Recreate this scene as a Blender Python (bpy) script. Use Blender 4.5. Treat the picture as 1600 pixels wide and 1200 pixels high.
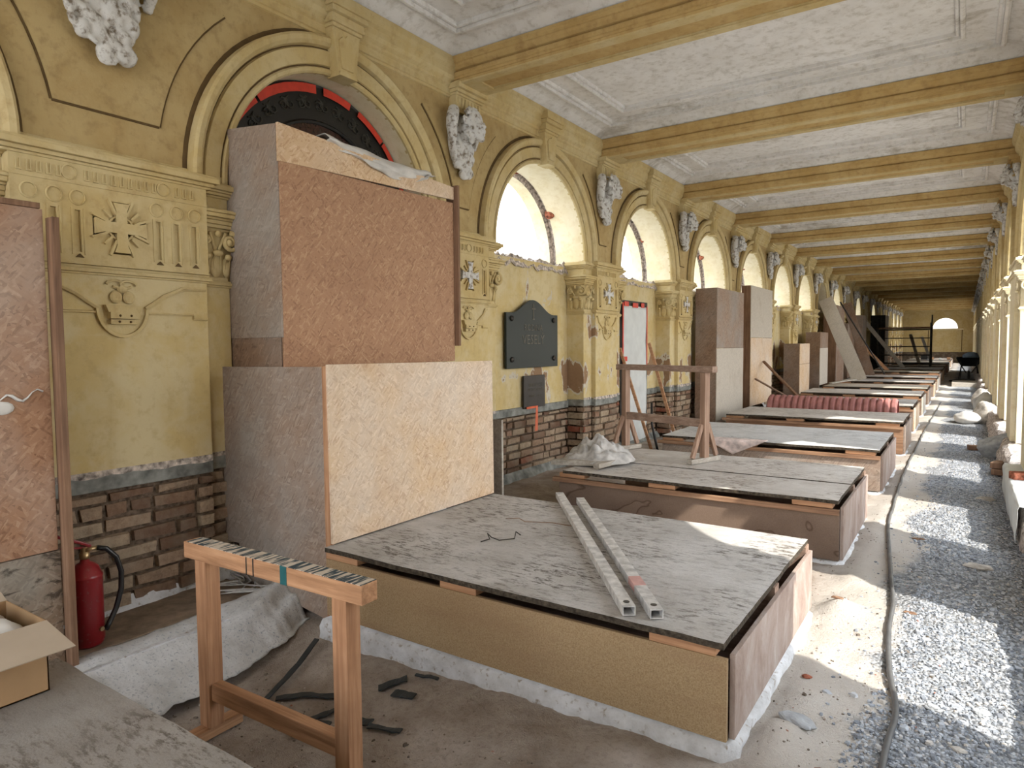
import bpy, bmesh, math, random
from mathutils import Vector, Matrix, noise
from mathutils.geometry import tessellate_polygon
random.seed(7)
S = bpy.context.scene
for o in list(bpy.data.objects): bpy.data.objects.remove(o)
COL = S.collection
PI = math.pi

# ------------------------------------------------------------------ camera
F_PX, YAW, PITCH, ROLL = 1047.8, 0.59328571, 0.0575747, -0.0075579
cam_d = bpy.data.cameras.new('camera'); cam = bpy.data.objects.new('camera', cam_d); COL.objects.link(cam)
cam_d.sensor_fit = 'HORIZONTAL'; cam_d.sensor_width = 36.0; cam_d.lens = 36.0*F_PX/1600.0
cam_d.clip_start = 0.05; cam_d.clip_end = 500
_f = Vector((-math.sin(YAW), math.cos(YAW), 0)); _r = Vector((math.cos(YAW), math.sin(YAW), 0)); _u = Vector((0, 0, 1))
_w = _f*math.cos(PITCH) - _u*math.sin(PITCH); _u2 = _u*math.cos(PITCH) + _f*math.sin(PITCH)
_r3 = _r*math.cos(ROLL) + _u2*math.sin(ROLL); _u3 = _u2*math.cos(ROLL) - _r*math.sin(ROLL)
M = Matrix((_r3, _u3, -_w)).transposed().to_4x4(); M.translation = Vector((4.002, 0, 1.6))
cam.matrix_world = M
S.camera = cam

# ------------------------------------------------------------------ world, sun, exposure
W = bpy.data.worlds.new('sky'); S.world = W; W.use_nodes = True
nt = W.node_tree; nt.nodes.clear()
wo = nt.nodes.new('ShaderNodeOutputWorld'); bg = nt.nodes.new('ShaderNodeBackground')
tc = nt.nodes.new('ShaderNodeTexCoord'); sx = nt.nodes.new('ShaderNodeSeparateXYZ'); rp = nt.nodes.new('ShaderNodeValToRGB')
rp.color_ramp.elements[0].position = 0.0; rp.color_ramp.elements[0].color = (1.0, 0.98, 0.95, 1)
rp.color_ramp.elements[1].position = 0.7; rp.color_ramp.elements[1].color = (0.72, 0.84, 1.0, 1)
nt.links.new(tc.outputs['Generated'], sx.inputs[0]); nt.links.new(sx.outputs['Z'], rp.inputs[0])
nt.links.new(rp.outputs[0], bg.inputs['Color']); bg.inputs['Strength'].default_value = 3.5
nt.links.new(bg.outputs[0], wo.inputs[0])
sun_d = bpy.data.lights.new('sun', 'SUN'); sun_d.energy = 4.2; sun_d.angle = 0.012; sun_d.color = (1.0, 0.95, 0.86)
sun = bpy.data.objects.new('sun', sun_d); COL.objects.link(sun)
SUN_DIR = Vector((-0.92, 0.42, -1.0))
sun.rotation_euler = SUN_DIR.to_track_quat('-Z', 'Y').to_euler(); sun.location = (12, -4, 12)
S.view_settings.view_transform = 'Standard'; S.view_settings.look = 'None'
S.view_settings.gamma = 1.0; S.view_settings.use_curve_mapping = False
S.view_settings.exposure = 1.0

# ------------------------------------------------------------------ materials
class NT:
    def __init__(s, name, rough=0.9, spec=0.25, metal=0.0):
        s.m = bpy.data.materials.new(name); s.m.use_nodes = True; s.t = s.m.node_tree
        s.b = s.t.nodes['Principled BSDF']; s.b.inputs['Roughness'].default_value = rough
        s.b.inputs['Specular IOR Level'].default_value = spec; s.b.inputs['Metallic'].default_value = metal
        s.tc = s.t.nodes.new('ShaderNodeTexCoord'); s.pos = s.t.nodes.new('ShaderNodeNewGeometry').outputs['Position']
        s.obj = s.tc.outputs['Object']
    def n(s, kind, **kw):
        n = s.t.nodes.new(kind)
        for k, v in kw.items(): setattr(n, k, v)
        return n
    def l(s, a, b): s.t.links.new(a, b)
    def mapping(s, vec, scale=(1, 1, 1), rot=(0, 0, 0), loc=(0, 0, 0)):
        n = s.n('ShaderNodeMapping'); n.inputs['Scale'].default_value = scale; n.inputs['Rotation'].default_value = rot
        n.inputs['Location'].default_value = loc; s.l(vec, n.inputs['Vector']); return n.outputs[0]
    def noise(s, vec, scale, detail=4, rough=0.55, dist=0.0):
        n = s.n('ShaderNodeTexNoise'); n.inputs['Scale'].default_value = scale; n.inputs['Detail'].default_value = detail
        n.inputs['Roughness'].default_value = rough; n.inputs['Distortion'].default_value = dist
        s.l(vec, n.inputs['Vector']); return n.outputs['Fac']
    def ramp(s, fac, stops, interp='LINEAR'):
        n = s.n('ShaderNodeValToRGB'); cr = n.color_ramp; cr.interpolation = interp
        while len(cr.elements) < len(stops): cr.elements.new(0.5)
        for e, (p, c) in zip(cr.elements, stops):
            e.position = p; e.color = (c, c, c, 1) if isinstance(c, (int, float)) else (*c, 1)
        s.l(fac, n.inputs[0]); return n.outputs[0]
    def mix(s, fac, a, b, mode='MIX'):
        n = s.n('ShaderNodeMix', data_type='RGBA', blend_type=mode)
        if isinstance(fac, (int, float)): n.inputs[0].default_value = fac
        else: s.l(fac, n.inputs[0])
        for sock, v in ((n.inputs[6], a), (n.inputs[7], b)):
            if isinstance(v, tuple): sock.default_value = (*v, 1)
            else: s.l(v, sock)
        return n.outputs[2]
    def math(s, op, a, b=0.0, c=None):
        n = s.n('ShaderNodeMath', operation=op)
        for i, v in enumerate((a, b, c)):
            if v is None: continue
            if isinstance(v, (int, float)): n.inputs[i].default_value = v
            else: s.l(v, n.inputs[i])
        return n.outputs[0]
    def xyz(s, vec):
        n = s.n('ShaderNodeSeparateXYZ'); s.l(vec, n.inputs[0]); return n.outputs
    def attr(s, name):
        n = s.n('ShaderNodeAttribute', attribute_name=name); return n.outputs['Fac']
    def bump(s, h, strength=0.3, dist=0.01):
        n = s.n('ShaderNodeBump'); n.inputs['Strength'].default_value = strength; n.inputs['Distance'].default_value = dist
        s.l(h, n.inputs['Height']); s.l(n.outputs[0], s.b.inputs['Normal'])
    def col(s, c):
        if isinstance(c, tuple): s.b.inputs['Base Color'].default_value = (*c, 1)
        else: s.l(c, s.b.inputs['Base Color'])
        return s.m

def plain(name, c, rough=0.8, spec=0.3, metal=0.0, vary=0.15, sc=12, bump=0.1):
    k = NT(name, rough, spec, metal)
    f = k.noise(k.pos, sc, 5)
    dk = tuple(max(0, x*(1-vary*1.6)) for x in c); lt = tuple(min(1, x*(1+vary)) for x in c)
    if bump: k.bump(k.noise(k.pos, sc*6, 3), bump, 0.004)
    return k.col(k.ramp(f, [(0.3, dk), (0.7, lt)]))

def mat_plaster(name, base, light, dirt, patches=False, stain=None):
    k = NT(name, 0.92, 0.15)
    n1 = k.noise(k.pos, 2.2, 6, 0.6, 0.3); n2 = k.noise(k.pos, 14, 5, 0.65); n3 = k.noise(k.pos, 70, 3)
    c = k.mix(k.ramp(n1, [(0.42, 0.0), (0.60, 1.0)]), base, light)
    c = k.mix(k.math('MULTIPLY', k.ramp(n2, [(0.5, 0.0), (0.72, 1.0)]), 0.55), c, dirt)
    n5 = k.noise(k.mapping(k.pos, loc=(4, 2, 9)), 5.5, 7, 0.7, 0.5)
    c = k.mix(k.math('MULTIPLY', k.ramp(n5, [(0.50, 0.0), (0.64, 1.0)]), 0.55), c, light)
    if stain:
        sn = k.noise(k.mapping(k.pos, (1.0, 2.2, 1), loc=(7.3, 1.1, 0)), 0.75, 7, 0.72, 0.2)
        c = k.mix(k.math('MULTIPLY', k.ramp(sn, [(0.56, 0.0), (0.68, 1.0)]), 0.75), c, stain)
    streak = k.noise(k.mapping(k.pos, (9, 9, 0.8)), 1.0, 4)
    c = k.mix(k.math('MULTIPLY', k.ramp(streak, [(0.55, 0.0), (0.8, 1.0)]), 0.35), c, dirt)
    h = k.math('ADD', k.math('MULTIPLY', n1, 1.2), k.math('MULTIPLY', n3, 0.25))
    if patches:   # paint lost in islands low on the wall, showing brown render and grey undercoat
        z = k.xyz(k.pos)[2]
        zone = k.math('MULTIPLY', k.n_zone(z), 1.0)
        far = k.ramp(k.math('DIVIDE', k.xyz(k.pos)[1], 10.0), [(0.58, 0.0), (0.66, 1.0)])
        pn = k.noise(k.mapping(k.pos, (1.6, 1.6, 1.0), loc=(3.1, 0.7, 0.2)), 1.5, 6, 0.6, 0.4)
        pm = k.math('MULTIPLY', k.math('ADD', pn, k.math('MULTIPLY', zone, 0.15)), k.math('ADD', k.math('MULTIPLY', far, 0.3), 0.7))
        c = k.mix(k.ramp(pm, [(0.615, 0.0), (0.625, 1.0)]), c, k.mix(n2, (0.52, 0.47, 0.38), (0.60, 0.56, 0.48)))
        c = k.mix(k.ramp(pm, [(0.645, 0.0), (0.652, 1.0)]), c, k.mix(n2, (0.22, 0.13, 0.075), (0.34, 0.22, 0.13)))
        h = k.math('SUBTRACT', h, k.ramp(pm, [(0.615, 0.0), (0.64, 0.6)]))
    k.bump(h, 0.35, 0.012)
    return k.col(c)
def _zone(k, z):
    a = k.math('SUBTRACT', z, 1.25); a = k.math('ABSOLUTE', a); a = k.math('MULTIPLY', a, -2.2); a = k.math('ADD', a, 1.0)
    return k.math('MAXIMUM', a, 0.0)
NT.n_zone = _zone

M_YEL = mat_plaster('yellow_plaster', (0.53, 0.405, 0.19), (0.58, 0.475, 0.265), (0.37, 0.255, 0.115))
M_YELP = mat_plaster('yellow_plaster_peeling', (0.57, 0.44, 0.205), (0.61, 0.515, 0.31), (0.44, 0.325, 0.15), True)
M_OCH = mat_plaster('ochre_plaster_dimmed', (0.42, 0.30, 0.135), (0.48, 0.365, 0.18), (0.26, 0.17, 0.08))  # ochre upper wall, with its weaker light darkened into the colour
M_BEAM = mat_plaster('ochre_beam_paint', (0.46, 0.31, 0.125), (0.53, 0.38, 0.17), (0.30, 0.175, 0.07))
M_CREAM = mat_plaster('cream_plaster_lit', (0.72, 0.63, 0.42), (0.78, 0.70, 0.52), (0.60, 0.47, 0.26))  # plaster paled to cream so reveals and right piers look brightly lit
M_CEIL = mat_plaster('white_ceiling_plaster', (0.70, 0.68, 0.66), (0.78, 0.765, 0.755), (0.36, 0.32, 0.265), False, (0.30, 0.26, 0.20))
M_GROOVE = plain('groove_dark', (0.13, 0.085, 0.04), 0.95, 0.1)  # dark brown for grooves and hollows
M_CEM = plain('grey_cement', (0.25, 0.255, 0.235), 0.95, 0.1, vary=0.35, sc=9, bump=0.4)
M_STUC = None
k = NT('white_stucco', 0.9, 0.2)
nn = k.noise(k.pos, 24, 5, 0.6)
k.bump(k.noise(k.pos, 60, 3), 0.3, 0.006)
M_STUC = k.col(k.mix(k.ramp(nn, [(0.5, 0.0), (0.66, 1.0)]), (0.60, 0.59, 0.57), (0.20, 0.16, 0.12)))
k = NT('white_lime', 0.95, 0.1)
nn = k.noise(k.pos, 6, 6, 0.65); n2 = k.noise(k.pos, 34, 4)
k.bump(k.math('ADD', nn, k.math('MULTIPLY', n2, 0.4)), 0.6, 0.02)
M_LIME = k.col(k.mix(k.ramp(n2, [(0.58, 0.0), (0.72, 1.0)]), k.ramp(nn, [(0.3, (0.42, 0.41, 0.40)), (0.6, (0.66, 0.66, 0.67))]), (0.30, 0.25, 0.2)))

k = NT('lime_splashed_fleece', 0.95, 0.1)
nn = k.noise(k.pos, 4, 6, 0.65); n2 = k.noise(k.pos, 75, 4, 0.6)
k.bump(k.math('ADD', nn, k.math('MULTIPLY', n2, 0.3)), 0.4, 0.015)
M_FLC = k.col(k.mix(k.ramp(n2, [(0.56, 0.0), (0.70, 1.0)]), k.ramp(nn, [(0.3, (0.42, 0.41, 0.39)), (0.6, (0.60, 0.60, 0.60))]), (0.26, 0.28, 0.31)))
def mat_brick(name, lo, mid, hi, mort):
    k = NT(name, 0.95, 0.1)
    r = k.attr('rnd'); n1 = k.noise(k.pos, 26, 5, 0.7); n2 = k.noise(k.pos, 5, 4)
    c = k.ramp(r, [(0.0, mort), (0.02, lo), (0.25, mid), (0.6, hi), (0.93, mid), (1.0, (0.30, 0.085, 0.05))])
    c = k.mix(k.math('MULTIPLY', k.ramp(n1, [(0.4, 0.0), (0.7, 1.0)]), 0.6), c, lo)
    c = k.mix(k.math('MULTIPLY', k.ramp(n2, [(0.45, 0.0), (0.7, 1.0)]), 0.5), c, (0.30, 0.26, 0.20))
    k.bump(n1, 0.7, 0.015); return k.col(c)
M_BRK = mat_brick('old_brick', (0.13, 0.075, 0.05), (0.30, 0.20, 0.135), (0.43, 0.34, 0.24), (0.12, 0.095, 0.07))
M_MORT = plain('crumbled_mortar', (0.15, 0.11, 0.08), 1.0, 0.05, vary=0.4, sc=30, bump=0.8)
M_RUB = plain('broken_masonry', (0.54, 0.47, 0.42), 1.0, 0.05, vary=0.5, sc=26, bump=0.9)
M_REDBRK = plain('broken_red_brick', (0.36, 0.13, 0.08), 1.0, 0.05, vary=0.5, sc=30, bump=0.9)

def mat_osb(name, base, light, dark, grey=0.0, greycol=(0.42, 0.38, 0.34), seed=0.0, stain=None):
    k = NT(name, 0.75, 0.25)
    p = k.mapping(k.pos, (1, 1, 1), loc=(seed, seed*0.7, seed*1.3))
    outs = []
    # strands: random direction per cell, two overlapping generations. (y,z) of vertical sheets, (x,y) of flat ones via 45 degree shear
    x, y, z = k.xyz(p)
    u = k.math('ADD', y, k.math('MULTIPLY', x, 0.83)); v = k.math('ADD', z, k.math('MULTIPLY', x, -0.55))
    cmb = k.n('ShaderNodeCombineXYZ'); k.l(u, cmb.inputs[0]); k.l(v, cmb.inputs[1]); uv = cmb.outputs[0]
    f = None
    for i, ang in enumerate((0.25, 1.9, 1.05, 2.75, 0.65, 2.25)):
        sv = k.n('ShaderNodeTexVoronoi', voronoi_dimensions='2D'); sv.inputs['Scale'].default_value = 1.0
        rt = k.n('ShaderNodeVectorRotate', rotation_type='Z_AXIS'); k.l(uv, rt.inputs['Vector']); rt.inputs['Angle'].default_value = ang
        k.l(k.mapping(rt.outputs[0], (12+2*i, 56+9*i, 1), loc=(i*3.3, i*7.7, 0)), sv.inputs['Vector'])
        cx_ = k.xyz(sv.outputs['Color'])
        if f is None: f = cx_[0]
        else:
            mk = k.math('GREATER_THAN', cx_[1], 0.62)
            f = k.math('ADD', k.math('MULTIPLY', f, k.math('SUBTRACT', 1.0, mk)), k.math('MULTIPLY', cx_[0], mk))
    f = k.math('ADD', k.math('ADD', k.math('MULTIPLY', f, 0.5), 0.05), k.math('MULTIPLY', k.noise(uv, 45, 5, 0.7), 0.42))
    c = k.ramp(f, [(0.18, dark), (0.42, base), (0.62, base), (0.86, light)])
    big = k.noise(p, 1.6, 5, 0.6, 0.3)
    if grey > 0:
        g = k.ramp(k.noise(k.mapping(p, (1, 1, 1)), 1.3, 6, 0.62), [(0.5-grey*0.35, 1.0) if grey >= 1 else (0.38, 0.0), (0.62, min(1.0, grey))])
        gc = k.mix(f, tuple(q*0.75 for q in greycol), tuple(min(1, q*1.15) for q in greycol))
        c = k.mix(g, c, gc)
    c = k.mix(k.math('MULTIPLY', k.ramp(big, [(0.55, 0.0), (0.75, 1.0)]), 0.45), c, dark)
    if stain: c = k.mix(k.math('MULTIPLY', k.ramp(k.noise(k.mapping(p, (2.0, 2.0, 5.0)), 2.6, 6, 0.7, 0.6), [(0.53, 0.0), (0.6, 1.0)]), 0.75), c, stain)
    k.bump(k.math('ADD', f, k.math('MULTIPLY', k.noise(k.pos, 90, 2), 0.5)), 0.12, 0.002)
    return k.col(c)
M_OSB = mat_osb('osb_board_brown', (0.37, 0.215, 0.13), (0.50, 0.33, 0.20), (0.24, 0.125, 0.075))
M_OSBD = mat_osb('osb_board_dark', (0.23, 0.145, 0.095), (0.33, 0.22, 0.15), (0.13, 0.08, 0.05), 0.6, (0.30, 0.26, 0.23), 5.1)
M_OSBL = mat_osb('osb_board_pale', (0.60, 0.43, 0.27), (0.74, 0.58, 0.42), (0.42, 0.25, 0.14), 0.7, (0.64, 0.56, 0.48), 2.3)
M_OSBG = mat_osb('osb_board_weathered', (0.29, 0.20, 0.145), (0.42, 0.33, 0.26), (0.17, 0.11, 0.075), 0.85, (0.31, 0.275, 0.245), 8.7)
M_OSBW = mat_osb('osb_board_whitened', (0.44, 0.36, 0.27), (0.58, 0.50, 0.40), (0.30, 0.22, 0.15), 1.0, (0.50, 0.45, 0.38), 3.9)
M_OSBR = mat_osb('osb_board_plastered', (0.31, 0.17, 0.10), (0.43, 0.275, 0.175), (0.18, 0.09, 0.05), 0.35, (0.55, 0.50, 0.45), 6.3)
M_ROT = mat_osb('osb_board_rotten', (0.26, 0.18, 0.12), (0.38, 0.30, 0.23), (0.12, 0.08, 0.05), 0.9, (0.30, 0.27, 0.23), 1.3, (0.03, 0.022, 0.015))
def mat_lid(name, c0, c1, spot):
    k = NT(name, 0.85, 0.2)
    p = k.pos; n1 = k.noise(p, 3.0, 6, 0.6, 0.2); n2 = k.noise(k.mapping(p, (14, 42, 1), rot=(0, 0, 0.35)), 1.0, 6, 0.75)
    n3 = k.noise(p, 1.7, 5, 0.6); n4 = k.noise(p, 130, 2)
    c = k.mix(k.ramp(n1, [(0.35, 0.0), (0.65, 1.0)]), c0, c1)
    m = k.math('MULTIPLY', k.ramp(n2, [(0.50, 0.0), (0.60, 1.0)]), k.ramp(n3, [(0.40, 0.15), (0.60, 0.95)]))
    c = k.mix(m, c, spot)
    c = k.mix(k.math('MULTIPLY', n4, 0.35), c, spot)
    k.bump(k.math('ADD', n2, n4), 0.35, 0.004); return k.col(c)
M_LID = mat_lid('grey_weathered_board', (0.44, 0.415, 0.385), (0.60, 0.58, 0.56), (0.09, 0.075, 0.06))
M_LID2 = mat_lid('pale_weathered_board', (0.54, 0.50, 0.46), (0.70, 0.67, 0.635), (0.15, 0.11, 0.08))
M_EDGE = plain('dark_rotten_edge', (0.075, 0.06, 0.045), 0.95, 0.1, vary=0.5, sc=40, bump=0.6)
k = NT('weathered_plywood_end', 0.85, 0.2)
n1 = k.noise(k.mapping(k.pos, (20, 5, 3)), 1.0, 6, 0.7, 0.5); n2 = k.noise(k.pos, 70, 4, 0.7)
c = k.ramp(n1, [(0.3, (0.22, 0.15, 0.12)), (0.5, (0.36, 0.28, 0.24)), (0.7, (0.48, 0.42, 0.38))])
M_END = k.col(k.mix(k.math('MULTIPLY', n2, 0.5), c, (0.20, 0.14, 0.11)))
M_LID0 = mat_lid('dusty_brown_grey_board', (0.30, 0.275, 0.25), (0.41, 0.385, 0.36), (0.10, 0.08, 0.065))
M_LID3 = mat_lid('bluish_pale_board', (0.56, 0.56, 0.56), (0.70, 0.70, 0.70), (0.24, 0.23, 0.22))
k = NT('particle_board', 0.7, 0.25)
n1 = k.noise(k.pos, 160, 3, 0.7); n2 = k.noise(k.mapping(k.pos, (0.6, 0.6, 4.0)), 1.6, 4)
c = k.ramp(n1, [(0.3, (0.26, 0.17, 0.085)), (0.7, (0.43, 0.31, 0.18))])
M_PBD = k.col(k.mix(k.math('MULTIPLY', k.ramp(n2, [(0.45, 0.0), (0.7, 1.0)]), 0.5), c, (0.27, 0.165, 0.095)))
k = NT('stained_board', 0.8, 0.25)
n1 = k.noise(k.pos, 110, 3, 0.7); n2 = k.noise(k.mapping(k.pos, (0.9, 1, 1.6)), 1.3, 3, 0.45, 0.6)
c = k.mix(n1, (0.135, 0.09, 0.065), (0.23, 0.165, 0.125))
c = k.mix(k.ramp(n2, [(0.485, 0.0), (0.5, 0.9), (0.507, 0.25), (0.60, 0.0)]), c, (0.07, 0.04, 0.025))
M_STB = k.col(c)
def mat_wood(name, c0, c1, c2, ax='X', sc=1.0):
    k = NT(name, 0.7, 0.3)
    s3 = {'X': (1.6, 34, 34), 'Y': (34, 1.6, 34), 'Z': (34, 34, 1.6)}[ax]
    n1 = k.noise(k.mapping(k.pos, s3), sc, 5, 0.65, 0.4); n2 = k.noise(k.pos, 4.0, 5)
    c = k.ramp(n1, [(0.3, c0), (0.52, c1), (0.72, c2)])
    c = k.mix(k.math('MULTIPLY', k.ramp(n2, [(0.45, 0.0), (0.7, 1.0)]), 0.45), c, c0)
    k.bump(n1, 0.25, 0.003); return k.col(c)
M_WX = mat_wood('timber_along_x', (0.26, 0.13, 0.065), (0.46, 0.25, 0.135), (0.58, 0.35, 0.20), 'X')
M_WY = mat_wood('timber_along_y', (0.24, 0.12, 0.06), (0.43, 0.235, 0.125), (0.56, 0.34, 0.19), 'Y')
M_WZ = mat_wood('timber_upright', (0.25, 0.12, 0.06), (0.45, 0.24, 0.13), (0.56, 0.34, 0.20), 'Z')
M_WDARK = mat_wood('timber_dark_brown', (0.12, 0.065, 0.04), (0.22, 0.125, 0.075), (0.31, 0.19, 0.12), 'Z')
M_RAIL = mat_wood('timber_brown_rail', (0.16, 0.085, 0.05), (0.30, 0.17, 0.10), (0.42, 0.27, 0.17), 'X')
M_WAGE = mat_wood('timber_aged', (0.18, 0.115, 0.085), (0.29, 0.195, 0.145), (0.40, 0.30, 0.235), 'X')
M_WAGEZ = mat_wood('timber_aged_upright', (0.19, 0.115, 0.08), (0.31, 0.195, 0.135), (0.42, 0.29, 0.21), 'Z')
M_WGREY = mat_wood('timber_grey', (0.26, 0.23, 0.19), (0.38, 0.34, 0.29), (0.50, 0.46, 0.40), 'Y')
k = NT('paint_striped_timber', 0.7, 0.3)
n1 = k.noise(k.mapping(k.pos, (60, 6, 6), rot=(0, 0, 0.5)), 1.0, 3, 0.6, 0.5)
n2 = k.noise(k.pos, 9, 5)
c = k.mix(n2, (0.52, 0.43, 0.33), (0.66, 0.60, 0.52))
M_PTOP = k.col(k.mix(k.ramp(n1, [(0.49, 0.0), (0.54, 1.0)]), c, (0.035, 0.06, 0.075)))
M_TEAL = plain('teal_paint', (0.02, 0.11, 0.12), 0.6)
M_INK = plain('dark_mark', (0.02, 0.02, 0.02), 0.7)
M_METAL = plain('galvanised_tube', (0.62, 0.61, 0.60), 0.5, 0.5, 0.35, vary=0.25, sc=20)
M_STEELD = plain('dark_steel', (0.05, 0.045, 0.04), 0.5, 0.4, 0.5)
M_BLACK = plain('black_rubber', (0.012, 0.012, 0.013), 0.35, 0.5, vary=0.3)
M_GRAN = NT('polished_dark_granite', 0.3, 0.12); _g = M_GRAN
M_GRAN = _g.col(_g.ramp(_g.noise(_g.pos, 200, 2), [(0.4, (0.012, 0.016, 0.015)), (0.7, (0.05, 0.06, 0.055))]))
M_GRAN2 = plain('matt_dark_granite', (0.028, 0.022, 0.018), 0.5, 0.4)
M_GOLD = plain('worn_lettering', (0.085, 0.075, 0.055), 0.5, 0.4)
M_MONU = plain('dark_red_granite', (0.045, 0.018, 0.013), 0.25, 0.5, vary=0.4, sc=60)
M_MONB = plain('black_ornament_band', (0.012, 0.011, 0.009), 0.45, 0.4)
M_MONO = plain('ornament_relief', (0.03, 0.027, 0.02), 0.5, 0.4)
M_TAPE = plain('red_adhesive_tape', (0.62, 0.055, 0.03), 0.5, 0.4, vary=0.12)
M_TAPEO = plain('orange_tape', (0.66, 0.12, 0.04), 0.5, 0.4, vary=0.12)
M_FILM = plain('white_plastic_film', (0.60, 0.585, 0.56), 0.55, 0.4, vary=0.12, sc=7)
M_FLEECE = plain('white_fleece', (0.50, 0.495, 0.485), 0.95, 0.1, vary=0.22, sc=5, bump=0.5)
M_SHEET = plain('white_covering_sheet', (0.62, 0.64, 0.63), 0.7, 0.2, vary=0.06, sc=6)
M_CLOTH = plain('grey_rag', (0.50, 0.48, 0.46), 0.95, 0.1, vary=0.2, sc=14)
M_SACK = plain('burlap_sack', (0.46, 0.42, 0.37), 0.95, 0.1, vary=0.25, sc=18)
M_RED = NT('extinguisher_red', 0.3, 0.5); _g = M_RED
M_RED = _g.col(_g.mix(_g.math('MULTIPLY', _g.ramp(_g.noise(_g.pos, 55, 4), [(0.6, 0.0), (0.75, 1.0)]), 0.5), (0.23, 0.012, 0.016), (0.22, 0.15, 0.13)))
M_BRASS = plain('brass', (0.42, 0.30, 0.16), 0.35, 0.5, 0.8)
M_PIPE = plain('faded_red_plastic', (0.36, 0.155, 0.14), 0.65, 0.25, vary=0.2, sc=8)
M_CARD = plain('cardboard', (0.38, 0.245, 0.135), 0.9, 0.1, vary=0.08, sc=5)
M_CARDL = plain('cardboard_flap', (0.42, 0.34, 0.26), 0.9, 0.1, vary=0.06, sc=5)
M_HOSE = plain('grey_hose', (0.10, 0.10, 0.10), 0.5, 0.4)
M_TARP = plain('dark_net_tarp', (0.045, 0.045, 0.045), 0.8, 0.2, vary=0.3)
M_BLUE = plain('blue_grey_bag', (0.25, 0.33, 0.42), 0.7, 0.3)
M_STONE = plain('grey_stone', (0.36, 0.37, 0.38), 0.9, 0.15, vary=0.2, sc=15, bump=0.5)
M_GREEN = plain('leaf_green', (0.10, 0.17, 0.05), 0.9, 0.1, vary=0.4, sc=2)
M_SHADEW = plain('pale_rendered_house', (0.6, 0.58, 0.55), 0.9, 0.1)
M_ROOF = plain('grey_roof', (0.3, 0.29, 0.28), 0.9, 0.1)
k = NT('gravel_stone', 0.95, 0.15)
M_GRAV = k.col(k.ramp(k.attr('rnd'), [(0.0, (0.15, 0.16, 0.18)), (0.4, (0.30, 0.32, 0.35)), (0.85, (0.47, 0.49, 0.52)), (1.0, (0.52, 0.47, 0.41))]))
# earth floor: dusty soil, paler trodden strip, grey grit where the crushed stone lies
k = NT('dusty_earth', 0.98, 0.08)
n1 = k.noise(k.pos, 3.2, 7, 0.62, 0.3); n2 = k.noise(k.pos, 38, 5, 0.7); n3 = k.noise(k.pos, 160, 3, 0.7)
c = k.ramp(n1, [(0.3, (0.27, 0.215, 0.175)), (0.5, (0.40, 0.34, 0.29)), (0.7, (0.52, 0.46, 0.41))])
c = k.mix(k.math('MULTIPLY', k.ramp(n2, [(0.5, 0.0), (0.72, 1.0)]), 0.45), c, (0.17, 0.13, 0.10))
x, y, z = k.xyz(k.pos)
gx = k.math('ADD', x, k.math('MULTIPLY', k.math('SUBTRACT', k.noise(k.pos, 1.1, 4), 0.5), 0.9))
pale = k.ramp(k.math('SUBTRACT', gx, 3.0), [(0.15, 0.0), (0.45, 0.75)])
c = k.mix(pale, c, k.mix(n2, (0.50, 0.455, 0.40), (0.64, 0.60, 0.55)))
gm = k.ramp(k.math('SUBTRACT', gx, 3.0), [(0.66, 0.0), (0.74, 1.0)])
vo = k.n('ShaderNodeTexVoronoi'); vo.inputs['Scale'].default_value = 55; k.l(k.pos, vo.inputs['Vector'])
c = k.mix(gm, c, k.ramp(k.xyz(vo.outputs['Color'])[0], [(0.0, (0.15, 0.155, 0.165)), (0.5, (0.30, 0.31, 0.32)), (1.0, (0.46, 0.46, 0.47))]))
k.bump(k.math('ADD', k.math('MULTIPLY', n2, 1.0), k.math('ADD', k.math('MULTIPLY', n3, 0.5), k.math('MULTIPLY', k.math('MULTIPLY', vo.outputs['Distance'], gm), -1.5))), 0.8, 0.02)
M_EARTH = k.col(c)
M_OUT = plain('sunlit_yard_ground', (0.40, 0.39, 0.36), 0.95, 0.1, vary=0.2, sc=1.0)

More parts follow.
